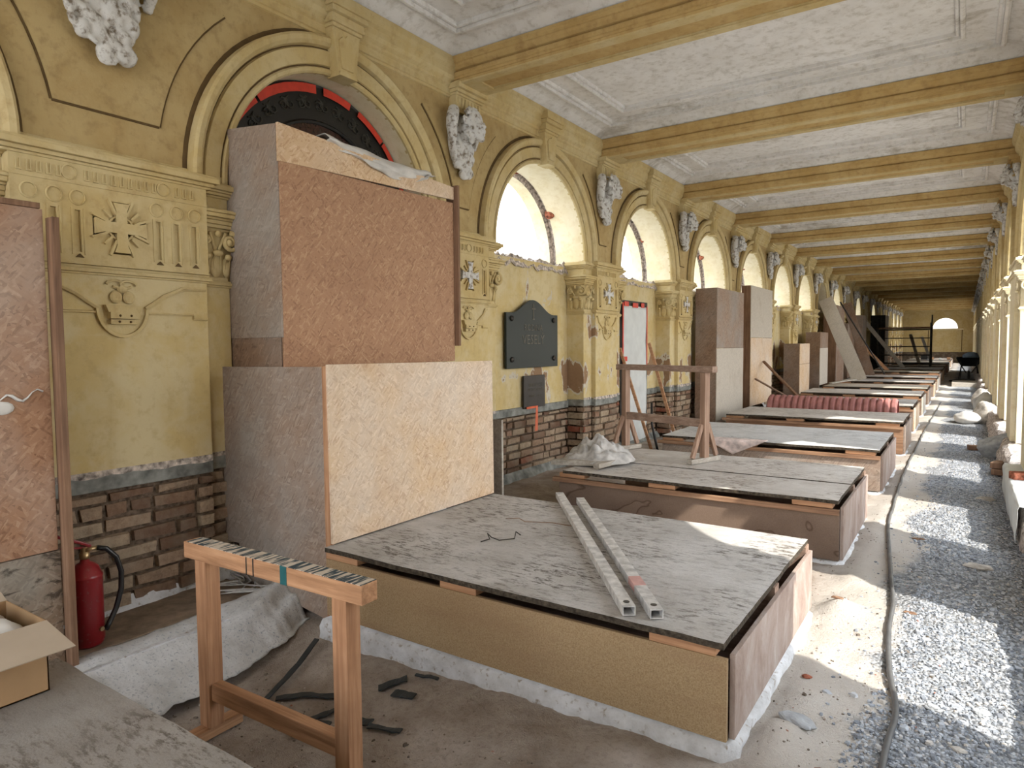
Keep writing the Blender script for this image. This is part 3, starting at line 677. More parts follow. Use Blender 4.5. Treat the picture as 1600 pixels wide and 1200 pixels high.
def make_pier(hw, cy, a, b, wide, rng, name='pilaster'):
    """local y around cy=0"""
    t = empty(name)
    sh = MB()
    sh.box(-0.05, 0.0, a, b, 0.90, 2.0, 0)                 # flanks
    sh.box(-0.24, -0.001, a-0.002, a+0.03, 0.90, 2.598, 0); sh.box(-0.24, -0.001, b-0.03, b+0.002, 0.90, 2.598, 0)
    sh.box(-0.05, 0.06, -hw, hw, 0.91, 2.06, 0)             # block
    sh.box(-0.05, 0.002, a+0.01, b-0.01, 2.0, 2.66, 0)
    sh.box(-0.05, 0.015, -hw+0.001, hw-0.001, 2.06, 2.58, 0)
    sh.build('shaft', [M_YELP], t, bevel=0.004)
    # ragged lower edge of the plaster
    cb = MB()
    def ragged(x0, ya, yb, thick):
        n = max(6, int((yb-ya)/0.03)); low = []; up = []
        for i in range(n+1):
            y = ya+(yb-ya)*i/n; low.append((y, 0.885+0.018*noise.noise((y*11+cy, 3, x0*9)))); up.append((y, 0.925))
        cb.prism(low+up[::-1], 'x', x0-0.03, x0+thick, 0)
    ragged(0.0, a, -hw, 0.003); ragged(0.0, hw, b, 0.003); ragged(0.06, -hw, hw, 0.003)
    cb.build('plaster_edge', [M_RUB], t)
    ce = MB()
    ce.box(-0.25, 0.004, a-0.004, b+0.004, 0.815, 0.90, 0); ce.box(-0.05, 0.062, -hw-0.004, hw+0.004, 0.81, 0.90, 0)
    ce.build('cement_band', [M_CEM], t, bevel=0.006)
    br = MB()
    br.box(-0.25, -0.022, a+0.02, b-0.02, -0.15, 0.82, 1, 0.0)
    bricks(br, 0.0, a, -hw-0.005, 0.13, 0.815, rng); bricks(br, 0.0, hw+0.005, b, 0.13, 0.815, rng)
    br.box(-0.05, 0.03, -hw+0.02, hw-0.02, -0.15, 0.82, 1, 0.0)
    bricks(br, 0.055, -hw, hw, 0.13, 0.81, rng)
    # reveal sides
    bricks(br, 0.0, -0.24, 0.0, 0.13, 0.815, rng, 'y-', other=a-0.0)
    br.build('brick_base', [M_BRK, M_MORT], t)
    ft = MB()
    def fn(u, v):
        y = a-0.02+(b-a+0.04)*u; h = -0.12+0.30*v
        return (0.085+0.03*noise.noise((y*5+cy, h*7, 2.0))+0.02*noise.noise((y*17, h*19, 5.0)) - 0.05*v*v, y, h)
    ft.grid(fn, 24, 8)
    ft.build('rendered_foot', [M_LIME], t, smooth=True)
    fr = MB(); subs = frieze(fr, 0.0, hw, wide)
    if wide: medallion(fr, 0.0, hw, 0.06)
    else: medallion(fr, 0.0, hw, 0.06)
    fo = fr.build('frieze', [M_YEL, M_STUC if not wide else M_YEL, M_GROOVE], t)
    for nm, q in subs:
        qo = q.build(nm, [M_YEL, M_STUC if not wide else M_YEL], fo)
        if nm == 'ray_cross' and not wide: qo['label'] = 'white chipped ray cross'
    en = MB()
    slab_ring(en, a, -hw, -0.24, 0.0, CAP_STEPS, sides=(1, 0)); slab_ring(en, hw, b, -0.24, 0.0, CAP_STEPS, sides=(0, 1))
    slab_ring(en, -hw, hw, -0.05, 0.06, [(2.0, 2.012, 0.012), (2.012, 2.032, 0.025), (2.032, 2.05, 0.012), (2.575, 2.59, 0.03), (2.59, 2.612, 0.045), (2.612, 2.645, 0.068), (2.645, 2.66, 0.052)])
    slab_ring(en, a+0.02, b-0.02, -0.05, 0.0, [(2.645, 2.69, 0.02), (2.69, 2.70, 0.012)], sides=(0, 0))
    en.build('entablature', [M_YEL], t, bevel=0.004)
    for s, (p, q) in ((-1, (a, -hw)), (1, (hw, b))):
        c = MB(); vs = capital(c, p, q, s); co_ = c.build('capital', [M_YEL], t, smooth=True)
        for v in vs: v.build('volute', [M_YEL], co_, smooth=True)
    return t
rng = random.Random(11)
P_WIDE = make_pier(0.52, 1.92, -0.715, 0.715, True, rng); P_WIDE.location = (0, 1.92, 0)
tag(P_WIDE, 'wide yellow pilaster with ray cross and six sunk rosettes, beside the red extinguisher', 'pilaster')
P0 = make_pier(0.32, 5.1, -0.535, 0.535, False, rng)
pier_notes = {1: 'narrow yellow pilaster with white ray cross, right of the largest boarding', 2: 'yellow pilaster with peeling brown patches between dark plaques and white sheet',
              3: 'yellow pilaster with brown peeled patches right of the white sheet', }
for kk in range(1, NB+1):
    o = P0 if kk == 1 else copy_tree(P0)
    o.location = (0, PY(kk), 0)
    tag(o, pier_notes.get(kk, 'narrow yellow pilaster with ray cross, %s along the left wall after the wide one' % ORD[kk]), 'pilaster', 'narrow pilasters of the left wall')

# niche walls: bricks + cement band for the visible bays
nb = MB(); nc = MB()
for kk in range(1, NB+1):
    bricks(nb, -0.235, cyb[kk]-RI, cyb[kk]+RI, 0.13, 0.80, rng)
    nc.box(-0.28, -0.222, cyb[kk]-RI, cyb[kk]+RI, 0.795, 0.885)
    def fn(u, v, kk=kk):
        y = cyb[kk]-RI+2*RI*u; h = -0.12+0.28*v
        return (-0.12+0.02*noise.noise((y*5, h*7, 2.0)) - 0.10*v*v+0.015*noise.noise((y*17, h*19, 5.0)), y, h)
    nb.grid(fn, 20, 6, 1, r=0.0)
struct(nb.build('trim_2', [M_BRK, M_CEM], wall_left)); struct(nc.build('trim_3', [M_CEM], wall_left, bevel=0.006))

# ---- archivolts with keystones, spandrel panels
def make_arch():
    t = empty('arch_surround')
    mb = MB()
    prof = [(RI, -0.02), (RI, 0.018), (RI+0.012, 0.030), (RI+0.035, 0.034), (RI+0.045, 0.016), (RI+0.058, 0.016), (RI+0.062, 0.030), (RI+0.165, 0.036), (RI+0.172, 0.018), (RI+0.186, 0.018),
            (RI+0.192, 0.050), (RI+0.215, 0.070), (RI+0.245, 0.075), (RI+0.262, 0.062), (RI+0.268, 0.0)]
    n = 40
    path = [(lambda p, s=s: (p[1], s*p[0], -0.02)) for s in (1,)] + [(lambda p, t=PI*i/n: (p[1], p[0]*math.cos(t), p[0]*math.sin(t))) for i in range(n+1)] + [(lambda p: (p[1], -p[0], -0.02))]
    mb.sweep(prof, path)
    mb.build('archivolt', [M_YEL], t, smooth=False)
    g = MB()   # dark strips in the hollows of the archivolt
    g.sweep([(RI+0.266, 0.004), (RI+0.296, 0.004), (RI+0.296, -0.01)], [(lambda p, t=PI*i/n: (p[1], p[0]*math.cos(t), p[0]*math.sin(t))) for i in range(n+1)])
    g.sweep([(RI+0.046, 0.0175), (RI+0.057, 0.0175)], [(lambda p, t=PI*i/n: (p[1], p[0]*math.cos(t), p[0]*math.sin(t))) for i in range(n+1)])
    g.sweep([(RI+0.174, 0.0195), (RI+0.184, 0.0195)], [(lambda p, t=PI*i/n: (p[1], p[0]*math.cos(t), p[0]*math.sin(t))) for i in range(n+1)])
    g.build('dark_hollow', [M_GROOVE], t)
    kb = MB()
    kb.prism([(-0.085, RI-0.01), (0.085, RI-0.01), (0.135, 1.29), (-0.135, 1.29)], 'x', -0.02, 0.105)
    kb.prism([(-0.055, RI+0.04), (0.055, RI+0.04), (0.082, 1.20), (0.05, 1.235), (0.022, 1.235), (0.0, 1.262), (-0.022, 1.235), (-0.05, 1.235), (-0.082, 1.20)], 'x', 0.1, 0.118)
    kb.prism([(-0.088, RI-0.016), (0.088, RI-0.016), (0.08, RI+0.015), (-0.08, RI+0.015)], 'x', -0.022, 0.122)
    for (z0, z1, w, d) in ((1.29, 1.315, 0.145, 0.12), (1.315, 1.34, 0.16, 0.135), (1.34, 1.38, 0.155, 0.13), (1.38, 1.42, 0.175, 0.16), (1.42, 1.50, 0.185, 0.175)):
        kb.box(-0.02, d, -w, w, z0, z1)
    kb.build('keystone', [M_YEL], t, bevel=0.004)
    return t
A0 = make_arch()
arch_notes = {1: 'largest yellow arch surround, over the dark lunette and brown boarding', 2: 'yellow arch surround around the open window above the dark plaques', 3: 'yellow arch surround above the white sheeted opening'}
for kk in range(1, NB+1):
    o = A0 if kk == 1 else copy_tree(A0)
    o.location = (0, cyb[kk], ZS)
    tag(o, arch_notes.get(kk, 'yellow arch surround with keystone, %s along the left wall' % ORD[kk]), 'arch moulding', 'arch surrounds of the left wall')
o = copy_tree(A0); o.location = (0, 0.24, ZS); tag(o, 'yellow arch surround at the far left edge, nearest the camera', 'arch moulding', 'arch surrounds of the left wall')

# raised spandrel panels outlined by grooves, plus the cornice (all wall_left trim)
sp = MB(); gr = MB()
def spandrel(cyl, cyr, y_l, y_r):
    zl = 2.91; zt = 3.72; R = 1.42
    L = []; Rr = []
    n = 10
    for i in range(n+1):
        z = zl+(zt-zl)*i/n; d = z-ZS
        off = math.sqrt(max(R*R-d*d, 0.0))
        L.append((max(cyl+off, y_l), z)); Rr.append((min(cyr-off, y_r), z))
    poly = L + Rr[::-1]
    sp.prism(poly, 'x', -0.005, 0.014)
    m = len(poly); cy_ = sum(p[0] for p in poly)/m; cz_ = sum(p[1] for p in poly)/m
    for i in range(m):
        if i == n or i == m-1 and False: continue
        p, q = poly[i], poly[(i+1) % m]
        gr.bar((0.003, *p), (0.003, *q), 0.022, 0.008, up=(1, 0, 0))
spandrel(0.24, 3.6, 1.2, 2.7)
for kk in range(1, NB): spandrel(cyb[kk], cyb[kk+1], PY(kk)-0.6, PY(kk)+0.6)
struct(sp.build('trim_4', [M_OCH], wall_left)); struct(gr.build('trim_5', [M_GROOVE], wall_left))
co = MB()
cprof = [(0.0, 3.88), (0.016, 3.885), (0.016, 3.905), (0.028, 3.91), (0.028, 3.965), (0.045, 3.975), (0.045, 4.0), (0.07, 4.02), (0.085, 4.05), (0.085, 4.10), (0.11, 4.12), (0.12, 4.15), (0.12, 4.20), (-0.02, 4.20)]
co.sweep(cprof, [(lambda p, y=y: (p[0], y, p[1])) for y in (-4.3, Y_END)])
struct(co.build('trim_6', [M_YEL], wall_left))
cor = MB(); cor.sweep([(XR-p[0], p[1]) for p in cprof], [(lambda p, y=y: (p[0], y, p[1])) for y in (-4.3, Y_END)])

# ---- stucco heads
def bust_mesh():
    mb = MB(); r = random.Random(5)
    hz = 0.42
    mb.ball((0.115, 0.02, hz+0.02), (0.105, 0.105, 0.135), 18, 14)              # skull
    mb.ball((0.185, 0.055, hz-0.005), (0.05, 0.065, 0.085), 14, 10)             # face mass
    mb.ball((0.215, 0.075, hz-0.07), (0.03, 0.038, 0.03), 10, 8)                # chin
    mb.ball((0.235, 0.085, hz-0.005), (0.022, 0.016, 0.03), 10, 8)              # nose
    for d in (-0.035, 0.035): mb.ball((0.215-abs(d)*0.3, 0.075+d, hz-0.02), (0.026, 0.027, 0.030), 10, 8)   # cheeks
    mb.ball((0.222, 0.078, hz+0.045), (0.03, 0.06, 0.022), 10, 8)               # brow
    mb.ball((0.226, 0.082, hz-0.042), (0.014, 0.024, 0.009), 10, 6)             # mouth
    for i in range(46):                                                        # curls round the head
        a = r.uniform(0, 2*PI); e = r.uniform(0.15, 1.25)
        v = Vector((0.115+0.10*math.cos(e)*0.9, 0.02+0.125*math.cos(a)*math.sin(e+0.3), hz+0.05+0.14*math.sin(a)*math.sin(e+0.3)))
        if v.y > 0.03 and v.z < hz+0.04: continue
        n = 9; R = r.uniform(0.018, 0.032); ph = r.uniform(0, 6)
        mb.tube([(v.x+0.02*k2/n, v.y+R*math.cos(ph+k2*0.8), v.z+R*math.sin(ph+k2*0.8)) for k2 in range(n)], 0.011, 6)
    # swept wing / drapery on the camera side and over the top
    mb.tube([(0.04, -0.08, 0.60), (0.10, -0.17, 0.575), (0.12, -0.215, 0.50), (0.11, -0.215, 0.42), (0.10, -0.19, 0.34), (0.08, -0.15, 0.28)], [0.03, 0.05, 0.055, 0.05, 0.04, 0.02], 10)
    mb.tube([(0.05, 0.02, 0.62), (0.08, 0.13, 0.60), (0.08, 0.20, 0.54), (0.06, 0.225, 0.42), (0.05, 0.20, 0.30)], [0.03, 0.045, 0.045, 0.035, 0.02], 10)
    mb.ball((0.04, 0.0, 0.34), (0.05, 0.17, 0.26), 14, 12)                      # backing
    # scrolling leaves tapering down
    for i in range(26):
        z = 0.29 - 0.27*(i/26); w = 0.165*(0.45+0.55*(z/0.29))
        y = r.uniform(-w, w); R = r.uniform(0.02, 0.042); ph = r.uniform(0, 6)
        mb.tube([(0.08+0.015*math.sin(k2), y+R*math.cos(ph+k2*0.62), z+R*math.sin(ph+k2*0.62)) for k2 in range(9)], [0.010+0.009*math.sin(PI*k2/8) for k2 in range(9)], 6)
    for (y, z, a, b) in ((-0.13, 0.22, 0.03, 0.06), (-0.09, 0.12, 0.035, 0.05), (0.0, 0.04, 0.04, 0.05), (0.08, 0.07, 0.035, 0.05), (0.12, 0.19, 0.03, 0.05), (0.03, 0.22, 0.05, 0.06), (-0.03, 0.14, 0.04, 0.06)):
        mb.ball((0.07, y, z), (0.04, a, b), 10, 8)
    o = mb.build('stucco_head', [M_STUC])
    md = o.modifiers.new('r', 'REMESH'); md.mode = 'VOXEL'; md.voxel_size = 0.0085; md.use_smooth_shade = True
    dg = bpy.context.evaluated_depsgraph_get(); me = bpy.data.meshes.new_from_object(o.evaluated_get(dg))
    bpy.data.objects.remove(o); me.name = 'stucco_head'
    return me
HEAD = bust_mesh()
for kk in [0] + list(range(1, NB)):
    o = bpy.data.objects.new('stucco_head', HEAD); COL.objects.link(o)
    o.location = (0.0, 1.88 if kk == 0 else PY(kk)-0.07, 3.16)
    o.scale = (1.1, 1.0, 1.0)
    if kk == 0: o.scale = (1.15, 1.25, 1.2)
    tag(o, 'largest white stucco head with scrolling leaves, cut by the top edge' if kk == 0 else
        'white stucco cherub head with leaf scrolls, %s from the camera along the left wall' % ORD[kk+1], 'stucco ornament', 'stucco heads of the left wall')

# ---- beams with brackets, ceiling coffers
def make_beam():
    t = empty('ceiling_beam')
    mb = MB()
    half = [(-0.275, 4.20), (-0.275, 4.178), (-0.262, 4.165), (-0.258, 4.15), (-0.245, 4.145), (-0.235, 4.125), (-0.212, 4.105), (-0.190, 4.098), (-0.190, 4.088), (-0.208, 4.086), (-0.214, 4.078), (-0.214, 4.045), (-0.204, 4.04), (-0.204, 4.022), (-0.195, 4.02), (-0.195, 4.0)]
    prof = half + [(-p[0], p[1]) for p in half[::-1]]
    mb.sweep(prof, [(lambda p, x=x: (x, p[0], p[1])) for x in (-0.02, XR+0.02)])
    # sunk soffit panel made by raised borders
    mb.build('beam_casing', [M_BEAM], t)
    mb = MB()
    mb.plate([(0.02, -0.194), (XR-0.02, -0.194), (XR-0.02, 0.194), (0.02, 0.194)], [[(0.30, -0.105), (XR-0.30, -0.105), (XR-0.30, 0.105), (0.30, 0.105)]], 'z', 3.985, 4.0005)
    for y in (-0.093, 0.093): mb.box(0.31, XR-0.31, y-0.006, y+0.006, 3.992, 4.0005)
    mb.build('soffit_frame', [M_YEL], t)
    for s in (0, 1):
        b = MB(); X = (lambda x: x) if s == 0 else (lambda x: XR-x)
        for (z0, z1, d, w) in ((3.74, 3.755, 0.10, 0.20), (3.755, 3.90, 0.085, 0.19), (3.90, 3.92, 0.10, 0.20), (3.92, 3.95, 0.12, 0.21), (3.95, 4.0, 0.15, 0.225)):
            xs = sorted((X(-0.02), X(d))); b.box(xs[0], xs[1], -w, w, z0, z1)
        for i in range(7):
            y = -0.15+0.05*i; xs = sorted((X(0.08), X(0.097))); b.box(xs[0], xs[1], y-0.012, y+0.012, 3.79, 3.885)
        b.build('bracket', [M_YEL if s == 0 else M_BEAM], t, bevel=0.003)
    return t
B0 = make_beam()
for i, kk in enumerate([0] + list(range(1, NB+1))):
    o = B0 if i == 0 else copy_tree(B0)
    o.location = (0, 1.88 if kk == 0 else 5.12+3.0*(kk-1), 0)
    tag(o, 'ochre ceiling beam above the camera, out of the top of the picture' if kk == 0 else 'ochre moulded ceiling beam, %s in view from the camera' % ORD[kk], 'ceiling beam', 'beams across the passage')

ce = MB()
ys = [-4.3, -1.26] + [1.88] + [5.12+3.0*(k2-1) for k2 in range(1, NB+1)] + [Y_END+0.2]
for i in range(len(ys)-1):
    y0, y1 = ys[i]+0.22, ys[i+1]-0.22
    x0, x1 = 0.06, XR-0.06
    def rect(ins, z): return [(x0+ins, y0+ins, z), (x1-ins, y0+ins, z), (x1-ins, y1-ins, z), (x0+ins, y1-ins, z)]
    rings = [(-0.06, 4.18), (0.0, 4.18), (0.06, 4.215), (0.15, 4.262), (0.255, 4.292), (0.257, 4.262), (0.275, 4.250), (0.295, 4.252), (0.297, 4.285), (0.318, 4.275), (0.335, 4.278), (0.34, 4.312), (0.56, 4.315), (0.562, 4.290), (0.58, 4.278), (0.598, 4.282), (0.60, 4.312), (0.618, 4.302), (0.632, 4.306), (0.636, 4.335), (0.65, 4.335)]
    b = len(ce.v)
    for (ins, z) in rings: ce.v += rect(ins, z)
    for r_ in range(len(rings)-1):
        for q in range(4): ce.face([b+r_*4+q, b+r_*4+(q+1) % 4, b+(r_+1)*4+(q+1) % 4, b+(r_+1)*4+q])
    e = b+(len(rings)-1)*4; ce.face([e, e+1, e+2, e+3])
ce.box(-0.7, XR+0.6, -4.4, Y_END+0.2, 4.45, 4.6)
struct(ce.build('ceiling', [M_CEIL]))

# ------------------------------------------------------------------ right arcade: broad piers alternating with slim ones
wr = MB()
def rpiers():
    out = []
    for j in range(-2, 20): out.append((2.1+3*j, 0.70))
    return [q for q in out if q[0] < 60 and q[0] > -5]
RP = sorted(rpiers()); RR = 0.965
edges = []
for i in range(len(RP)-1):
    a = RP[i][0]+RP[i][1]; b = RP[i+1][0]-RP[i+1][1]
    cy = (a+b)/2; y0 = RP[i][0]; y1 = RP[i+1][0]
    arch_wall(wr, y0, y1, cy, (b-a)/2, ZS, 4.6, XR, XR+0.5, 0, n=24, mi_in=1)
    edges.append((cy, (b-a)/2))
wr.box(XR, XR+0.5, -4.4, RP[0][0]+RP[0][1], 0.0, 4.6)
wr.box(XR, XR+0.5, RP[-1][0]-RP[-1][1], Y_END+0.2, 0.0, 4.6)
wall_right = struct(wr.build('wall_right', [M_OCH, M_CREAM]))
struct(cor.build('trim_7', [M_YEL], wall_right))
av = MB()
prof = [(0, -0.02), (0, 0.02), (0.04, 0.034), (0.06, 0.016), (0.07, 0.03), (0.165, 0.036), (0.18, 0.018), (0.192, 0.05), (0.225, 0.07), (0.26, 0.06), (0.268, 0.0)]
for (cy, r) in edges:
    n = 24
    av.sweep(prof, [(lambda p, t=PI*i/n: (XR-p[1], cy+(r+p[0])*math.cos(t), ZS+(r+p[0])*math.sin(t))) for i in range(n+1)])
struct(av.build('trim_8', [M_YEL], wall_right))
# low parapet of broken masonry carrying the piers
pa = MB()
def fn(u, v):
    y = -4+64*u
    pr = [(4.40, -0.1), (4.40, 0.10), (4.44, 0.27), (4.47, 0.30), (4.60, 0.32), (5.15, 0.32), (5.2, -0.1)]
    t = v*(len(pr)-1); i = min(int(t), len(pr)-2); w = t-i
    x = pr[i][0]*(1-w)+pr[i+1][0]*w; z = pr[i][1]*(1-w)+pr[i+1][1]*w
    nz = noise.noise((y*2.1, v*5, 0.4))*0.05 + noise.noise((y*9, v*12, 3.0))*0.025
    return (x+nz, y, z+(nz*0.6 if z > 0 else 0))
pa.grid(fn, 640, 12)
struct(pa.build('trim_9', [M_RUB], wall_right))
def make_rpier(h):
    t = empty('arcade_pier')
    d = 0.48
    s = MB(); s.box(0.0, d, -h, h, 0.33, 2.0); s.box(0.0, d, -h, h, 2.0, ZS+0.0)
    if h > 0.5: s.box(-0.05, 0.1, -h+0.22, h-0.22, 0.33, 2.62)
    s.build('shaft', [M_CREAM], t, bevel=0.005)
    e = MB()
    for (z0, z1, o) in CAP_STEPS: e.box(-o, d+o*0.5, -h-o, h+o, z0, z1)
    e.build('entablature', [M_CREAM], t, bevel=0.004)
    for s2 in (-1, 1):
        c = MB(); yy = s2*(h+0.012)
        c.box(0, d, *sorted((s2*h, s2*(h+0.01))), 2.03, 2.345)
        for x in (0.08, 0.24, 0.40):
            c.ball((x, yy, 2.14), (0.05, 0.02, 0.09), 10, 7); c.ball((x, yy+s2*0.03, 2.22), (0.04, 0.022, 0.02), 10, 6)
        for x, q in ((0.03, -1), (0.42, 1)):
            spiral(c, x+0.02, yy+s2*0.035, 2.285, 0.055, 'y', q, 0.014)
            c.tube([(0.22, yy, 2.18), ((x+0.22)/2, yy+s2*0.012, 2.26), (x, yy+s2*0.03, 2.34)], 0.013, 6)
        y = s2*(h-0.1)
        c.ball((-0.01, y, 2.14), (0.02, 0.05, 0.09), 10, 7); c.ball((-0.035, y, 2.22), (0.022, 0.04, 0.02), 10, 6)
        spiral(c, -0.035, y-0.04, 2.285, 0.04, 'x', -1); spiral(c, -0.035, y+0.04, 2.285, 0.04, 'x', 1)
        c.build('capital', [M_CREAM], t, smooth=True)
    return t
RB = make_rpier(0.70)
for i, (c, h) in enumerate(RP):
    o = RB if i == 0 else copy_tree(RB)
    o.location = (XR, c, 0)
    if c > 9: tag(o, 'arcade pier, coloured cream to look lit, on the right parapet, %s in view from the right edge' % ORD[int((c-8.0)/3)], 'arcade pier', 'piers of the right arcade')
    else: tag(o, 'arcade pier, coloured cream to look lit, outside the right edge, %s of those near the camera' % ORD[i+1], 'arcade pier', 'piers of the right arcade')
# boards added to block daylight beside the camera and darken the middle passage
def closer(name, x, y0, y1, z0, z1, mat, lab, cat, side):
    m = MB(); n = 5
    for i in range(n):
        a = y0+(y1-y0)*i/n; b = y0+(y1-y0)*(i+1)/n-0.004
        m.box(x-0.011, x+0.011, a, b, z0, z1)
    m.box(*sorted((x, x+side*0.05)), y0+0.05, y1-0.05, z0+0.9, z0+0.98)
    tag(m.build(name, [mat]), lab, cat, 'boards added to darken the passage')
q = 0
for i in range(len(RP)-1):
    a = RP[i][0]+RP[i][1]; b = RP[i+1][0]-RP[i+1][1]; c = (a+b)/2
    if 0 < c < 1.0 or 29 < c < 45:
        q += 1
        closer('added_opening_boards', XR+0.40, a-0.02, b+0.02, 0.33, 3.66, M_OSBD, 'added dark boards keeping light out of a right arcade opening, %s from the near end' % ORD[q], 'boarding', 1)
q = 0
for kk in sorted(BLOCKED):  # boards added in left arches to keep the passage dark
    if kk == 1: continue
    q += 1
    m = MB(); m.prism([(cyb[kk]+RI-0.005, 2.58)]+arc(cyb[kk], ZS, RI-0.005, 0, PI, 24)+[(cyb[kk]-RI+0.005, 2.58)], 'x', -0.36, -0.34); m.box(-0.335, -0.30, cyb[kk]-0.9, cyb[kk]+0.9, 2.9, 2.97)
    tag(m.build('added_arch_board', [M_OSBD]), 'added dark board keeping light out of a left wall arch, %s from the camera' % ORD[q], 'boarding', 'boards added to darken left arches')
for i in range(1, NB):
    o = bpy.data.objects.new('stucco_head', HEAD); COL.objects.link(o)
    o.location = (XR+0.02, PY(i)+0.0, 3.38); o.rotation_euler = (0, 0, PI); o.scale = (1.0, 1.0, 0.85)
    tag(o, 'white stucco cherub head under a beam end, %s from the camera on the right wall' % ORD[i], 'stucco ornament', 'stucco heads of the right wall')

# ------------------------------------------------------------------ end wall
we = MB()
def endwall():
    cx, r, zs = 2.75, 0.80, 2.62
    outer = [(-0.6, -0.2), (XR+0.5, -0.2), (XR+0.5, 4.6), (-0.6, 4.6)]
    hole = arc(cx, zs, r, 0, PI, 24)
    we.plate(outer, [hole], 'y', Y_END, Y_END+0.35, 0)
    we.box(-0.1, XR, Y_END-0.02, Y_END, -0.1, 0.85, 1)
    n = 24
    for (ra, rb, d) in ((r, r+0.06, 0.05), (r+0.20, r+0.26, 0.04)):
        we.sweep([(ra, 0), (ra, d), (rb, d), (rb, 0)], [(lambda p, t=PI*i/n: (cx+p[0]*math.cos(t), Y_END-p[1], zs+p[0]*math.sin(t))) for i in range(n+1)])
    we.box(cx-1.15, cx+1.15, Y_END-0.08, Y_END, 2.52, 2.60, 2)
    for x in (cx-1.1, cx+1.05): we.box(x, x+0.05, Y_END-0.03, Y_END, 0.9, 2.55, 3)
    we.box(0, cx-1.1, Y_END-0.05, Y_END, 2.72, 2.80); we.box(cx+1.1, XR, Y_END-0.05, Y_END, 2.72, 2.80)
endwall()
struct(we.build('wall_back', [M_YEL, M_BRK, M_CREAM, M_GROOVE]))

# ------------------------------------------------------------------ ground
def gz(x, y):
    h = 0.0
    # hollows between the grave boxes
    j = round((y-0.25)/3.0 - 0.5)
    tc_ = 1.78 + 3.0*round((y-1.78)/3.0)
    d = max(0.0, 1.0-abs(y-tc_)/0.95); e = max(0.0, min(1.0, (2.9-x)/1.3)) * max(0.0, min(1.0, (x-0.5)/0.4))
    h -= 0.12*min(1.0, d*1.8)*e
    h += 0.02*noise.noise((x*2.0, y*2.0, 0)) + 0.014*noise.noise((x*7, y*7, 2)) + 0.007*noise.noise((x*24, y*24, 5))
    if x < 0.7: h += 0.07*max(0.0, min(1.0, (0.7-x)/0.35))
    if x > 3.3: h += 0.02*math.sin((x-3.3)*3)
    # row of lumps in front of the box ends
    h += 0.055*math.exp(-((x-3.42)/0.09)**2)*max(0, noise.noise((y*3.1, 7, 1))+0.35)
    return h
g = MB()
g.grid(lambda u, v: (lambda x, y: (x, y, gz(x, y)))(-0.25+4.95*v, -1.0+11.0*u), 330, 150)
g.grid(lambda u, v: (lambda x, y: (x, y, gz(x, y)))(-0.25+4.95*v, 10.0+51.0*u), 400, 60)
g.grid(lambda u, v: (lambda x, y: (x, y, gz(x, y)))(-0.25+4.95*v, -4.4+3.4*u), 40, 60)
struct(g.build('floor', [M_EARTH], smooth=True))
yd = MB(); yd.box(5.15, 60, -30, 90, -0.3, -0.02); yd.box(-60, -0.62, -30, 90, -0.3, -0.02); yd.box(-0.62, 5.15, -30, -4.35, -0.3, -0.02)
struct(yd.build('ground', [M_OUT]))

# gravel: crushed stone nobody could count
gv = MB(); r = random.Random(21)
def stone(x, y, s, z=None, rr=None):
    a = r.uniform(0, 6.28); l, w, h = s*r.uniform(0.8, 1.5), s*r.uniform(0.6, 1.0), s*r.uniform(0.25, 0.55)
    tl = r.uniform(-0.35, 0.35); zz = (gz(x, y) if z is None else z)
    M3 = Matrix.Translation((x, y, zz+h*0.25)) @ Matrix.Rotation(a, 4, 'Z') @ Matrix.Rotation(tl, 4, 'X')
    vs = []
    for sz in (-1, 1):
        for k2 in range(5):
            t = 2*PI*k2/5 + r.uniform(-0.3, 0.3); q = 1.0 if sz < 0 else r.uniform(0.6, 0.9)
            vs.append(tuple(M3 @ Vector((l/2*math.cos(t)*q, w/2*math.sin(t)*q, sz*h/2))))
    gv.add(vs, [(5, 6, 7, 8, 9), (0, 1, 6, 5), (1, 2, 7, 6), (2, 3, 8, 7), (3, 4, 9, 8), (4, 0, 5, 9)], 0, r.random())
n = 0
while n < 34000:
    y = 1.2 + 14*r.random()**1.9; x = r.uniform(3.5, 4.5)
    edge = 3.78 + 0.25*noise.noise((y*0.8, 1.7, 0)) + (0.0 if y > 3.2 else -0.18*(3.2-y)/2)
    if x < edge and r.random() > 0.03: continue
    stone(x, y, r.uniform(0.007, 0.022)*(1.0 if r.random() < 0.95 else 1.7)); n += 1
tag(gv.build('crushed_stone', [M_GRAV]), 'grey crushed stone spread along the right side of the passage', 'gravel', kind='stuff')

# ------------------------------------------------------------------ grave boxes
def rot_sheet(mb, x0, x1, y0, y1, z0, z1, mi=0, nx=26, ny=16, amp=0.004, seed=0.0, sag=0.0):
    """board with slightly uneven edges and top"""
    b = len(mb.v)
    def ed(t, s): return 0.006*noise.noise((t*6, s+seed, 1.0))
    for k2, z in ((0, z0), (1, z1)):
        for i in range(nx+1):
            for j in range(ny+1):
                u, v = i/nx, j/ny
                x = x0+(x1-x0)*u; y = y0+(y1-y0)*v
                if i in (0, nx): x += ed(y, i)
                if j in (0, ny): y += ed(x, j+5)
                mb.v.append((x, y, z + amp*noise.noise((x*2+seed, y*2, 0)) - sag*math.sin(PI*u)*math.sin(PI*v)))
    N = (nx+1)*(ny+1)
    for i in range(nx):
        for j in range(ny):
            a = b+i*(ny+1)+j
            mb.face([a+N, a+ny+1+N, a+ny+2+N, a+1+N], mi); mb.face([a, a+1, a+ny+2, a+ny+1], mi)
    for i in range(nx):
        for j in (0, ny):
            a = b+i*(ny+1)+j; mb.face([a, a+ny+1, a+ny+1+N, a+N], 1)
    for j in range(ny):
        for i in (0, nx):
            a = b+i*(ny+1)+j; mb.face([a, a+1, a+1+N, a+N], 1)

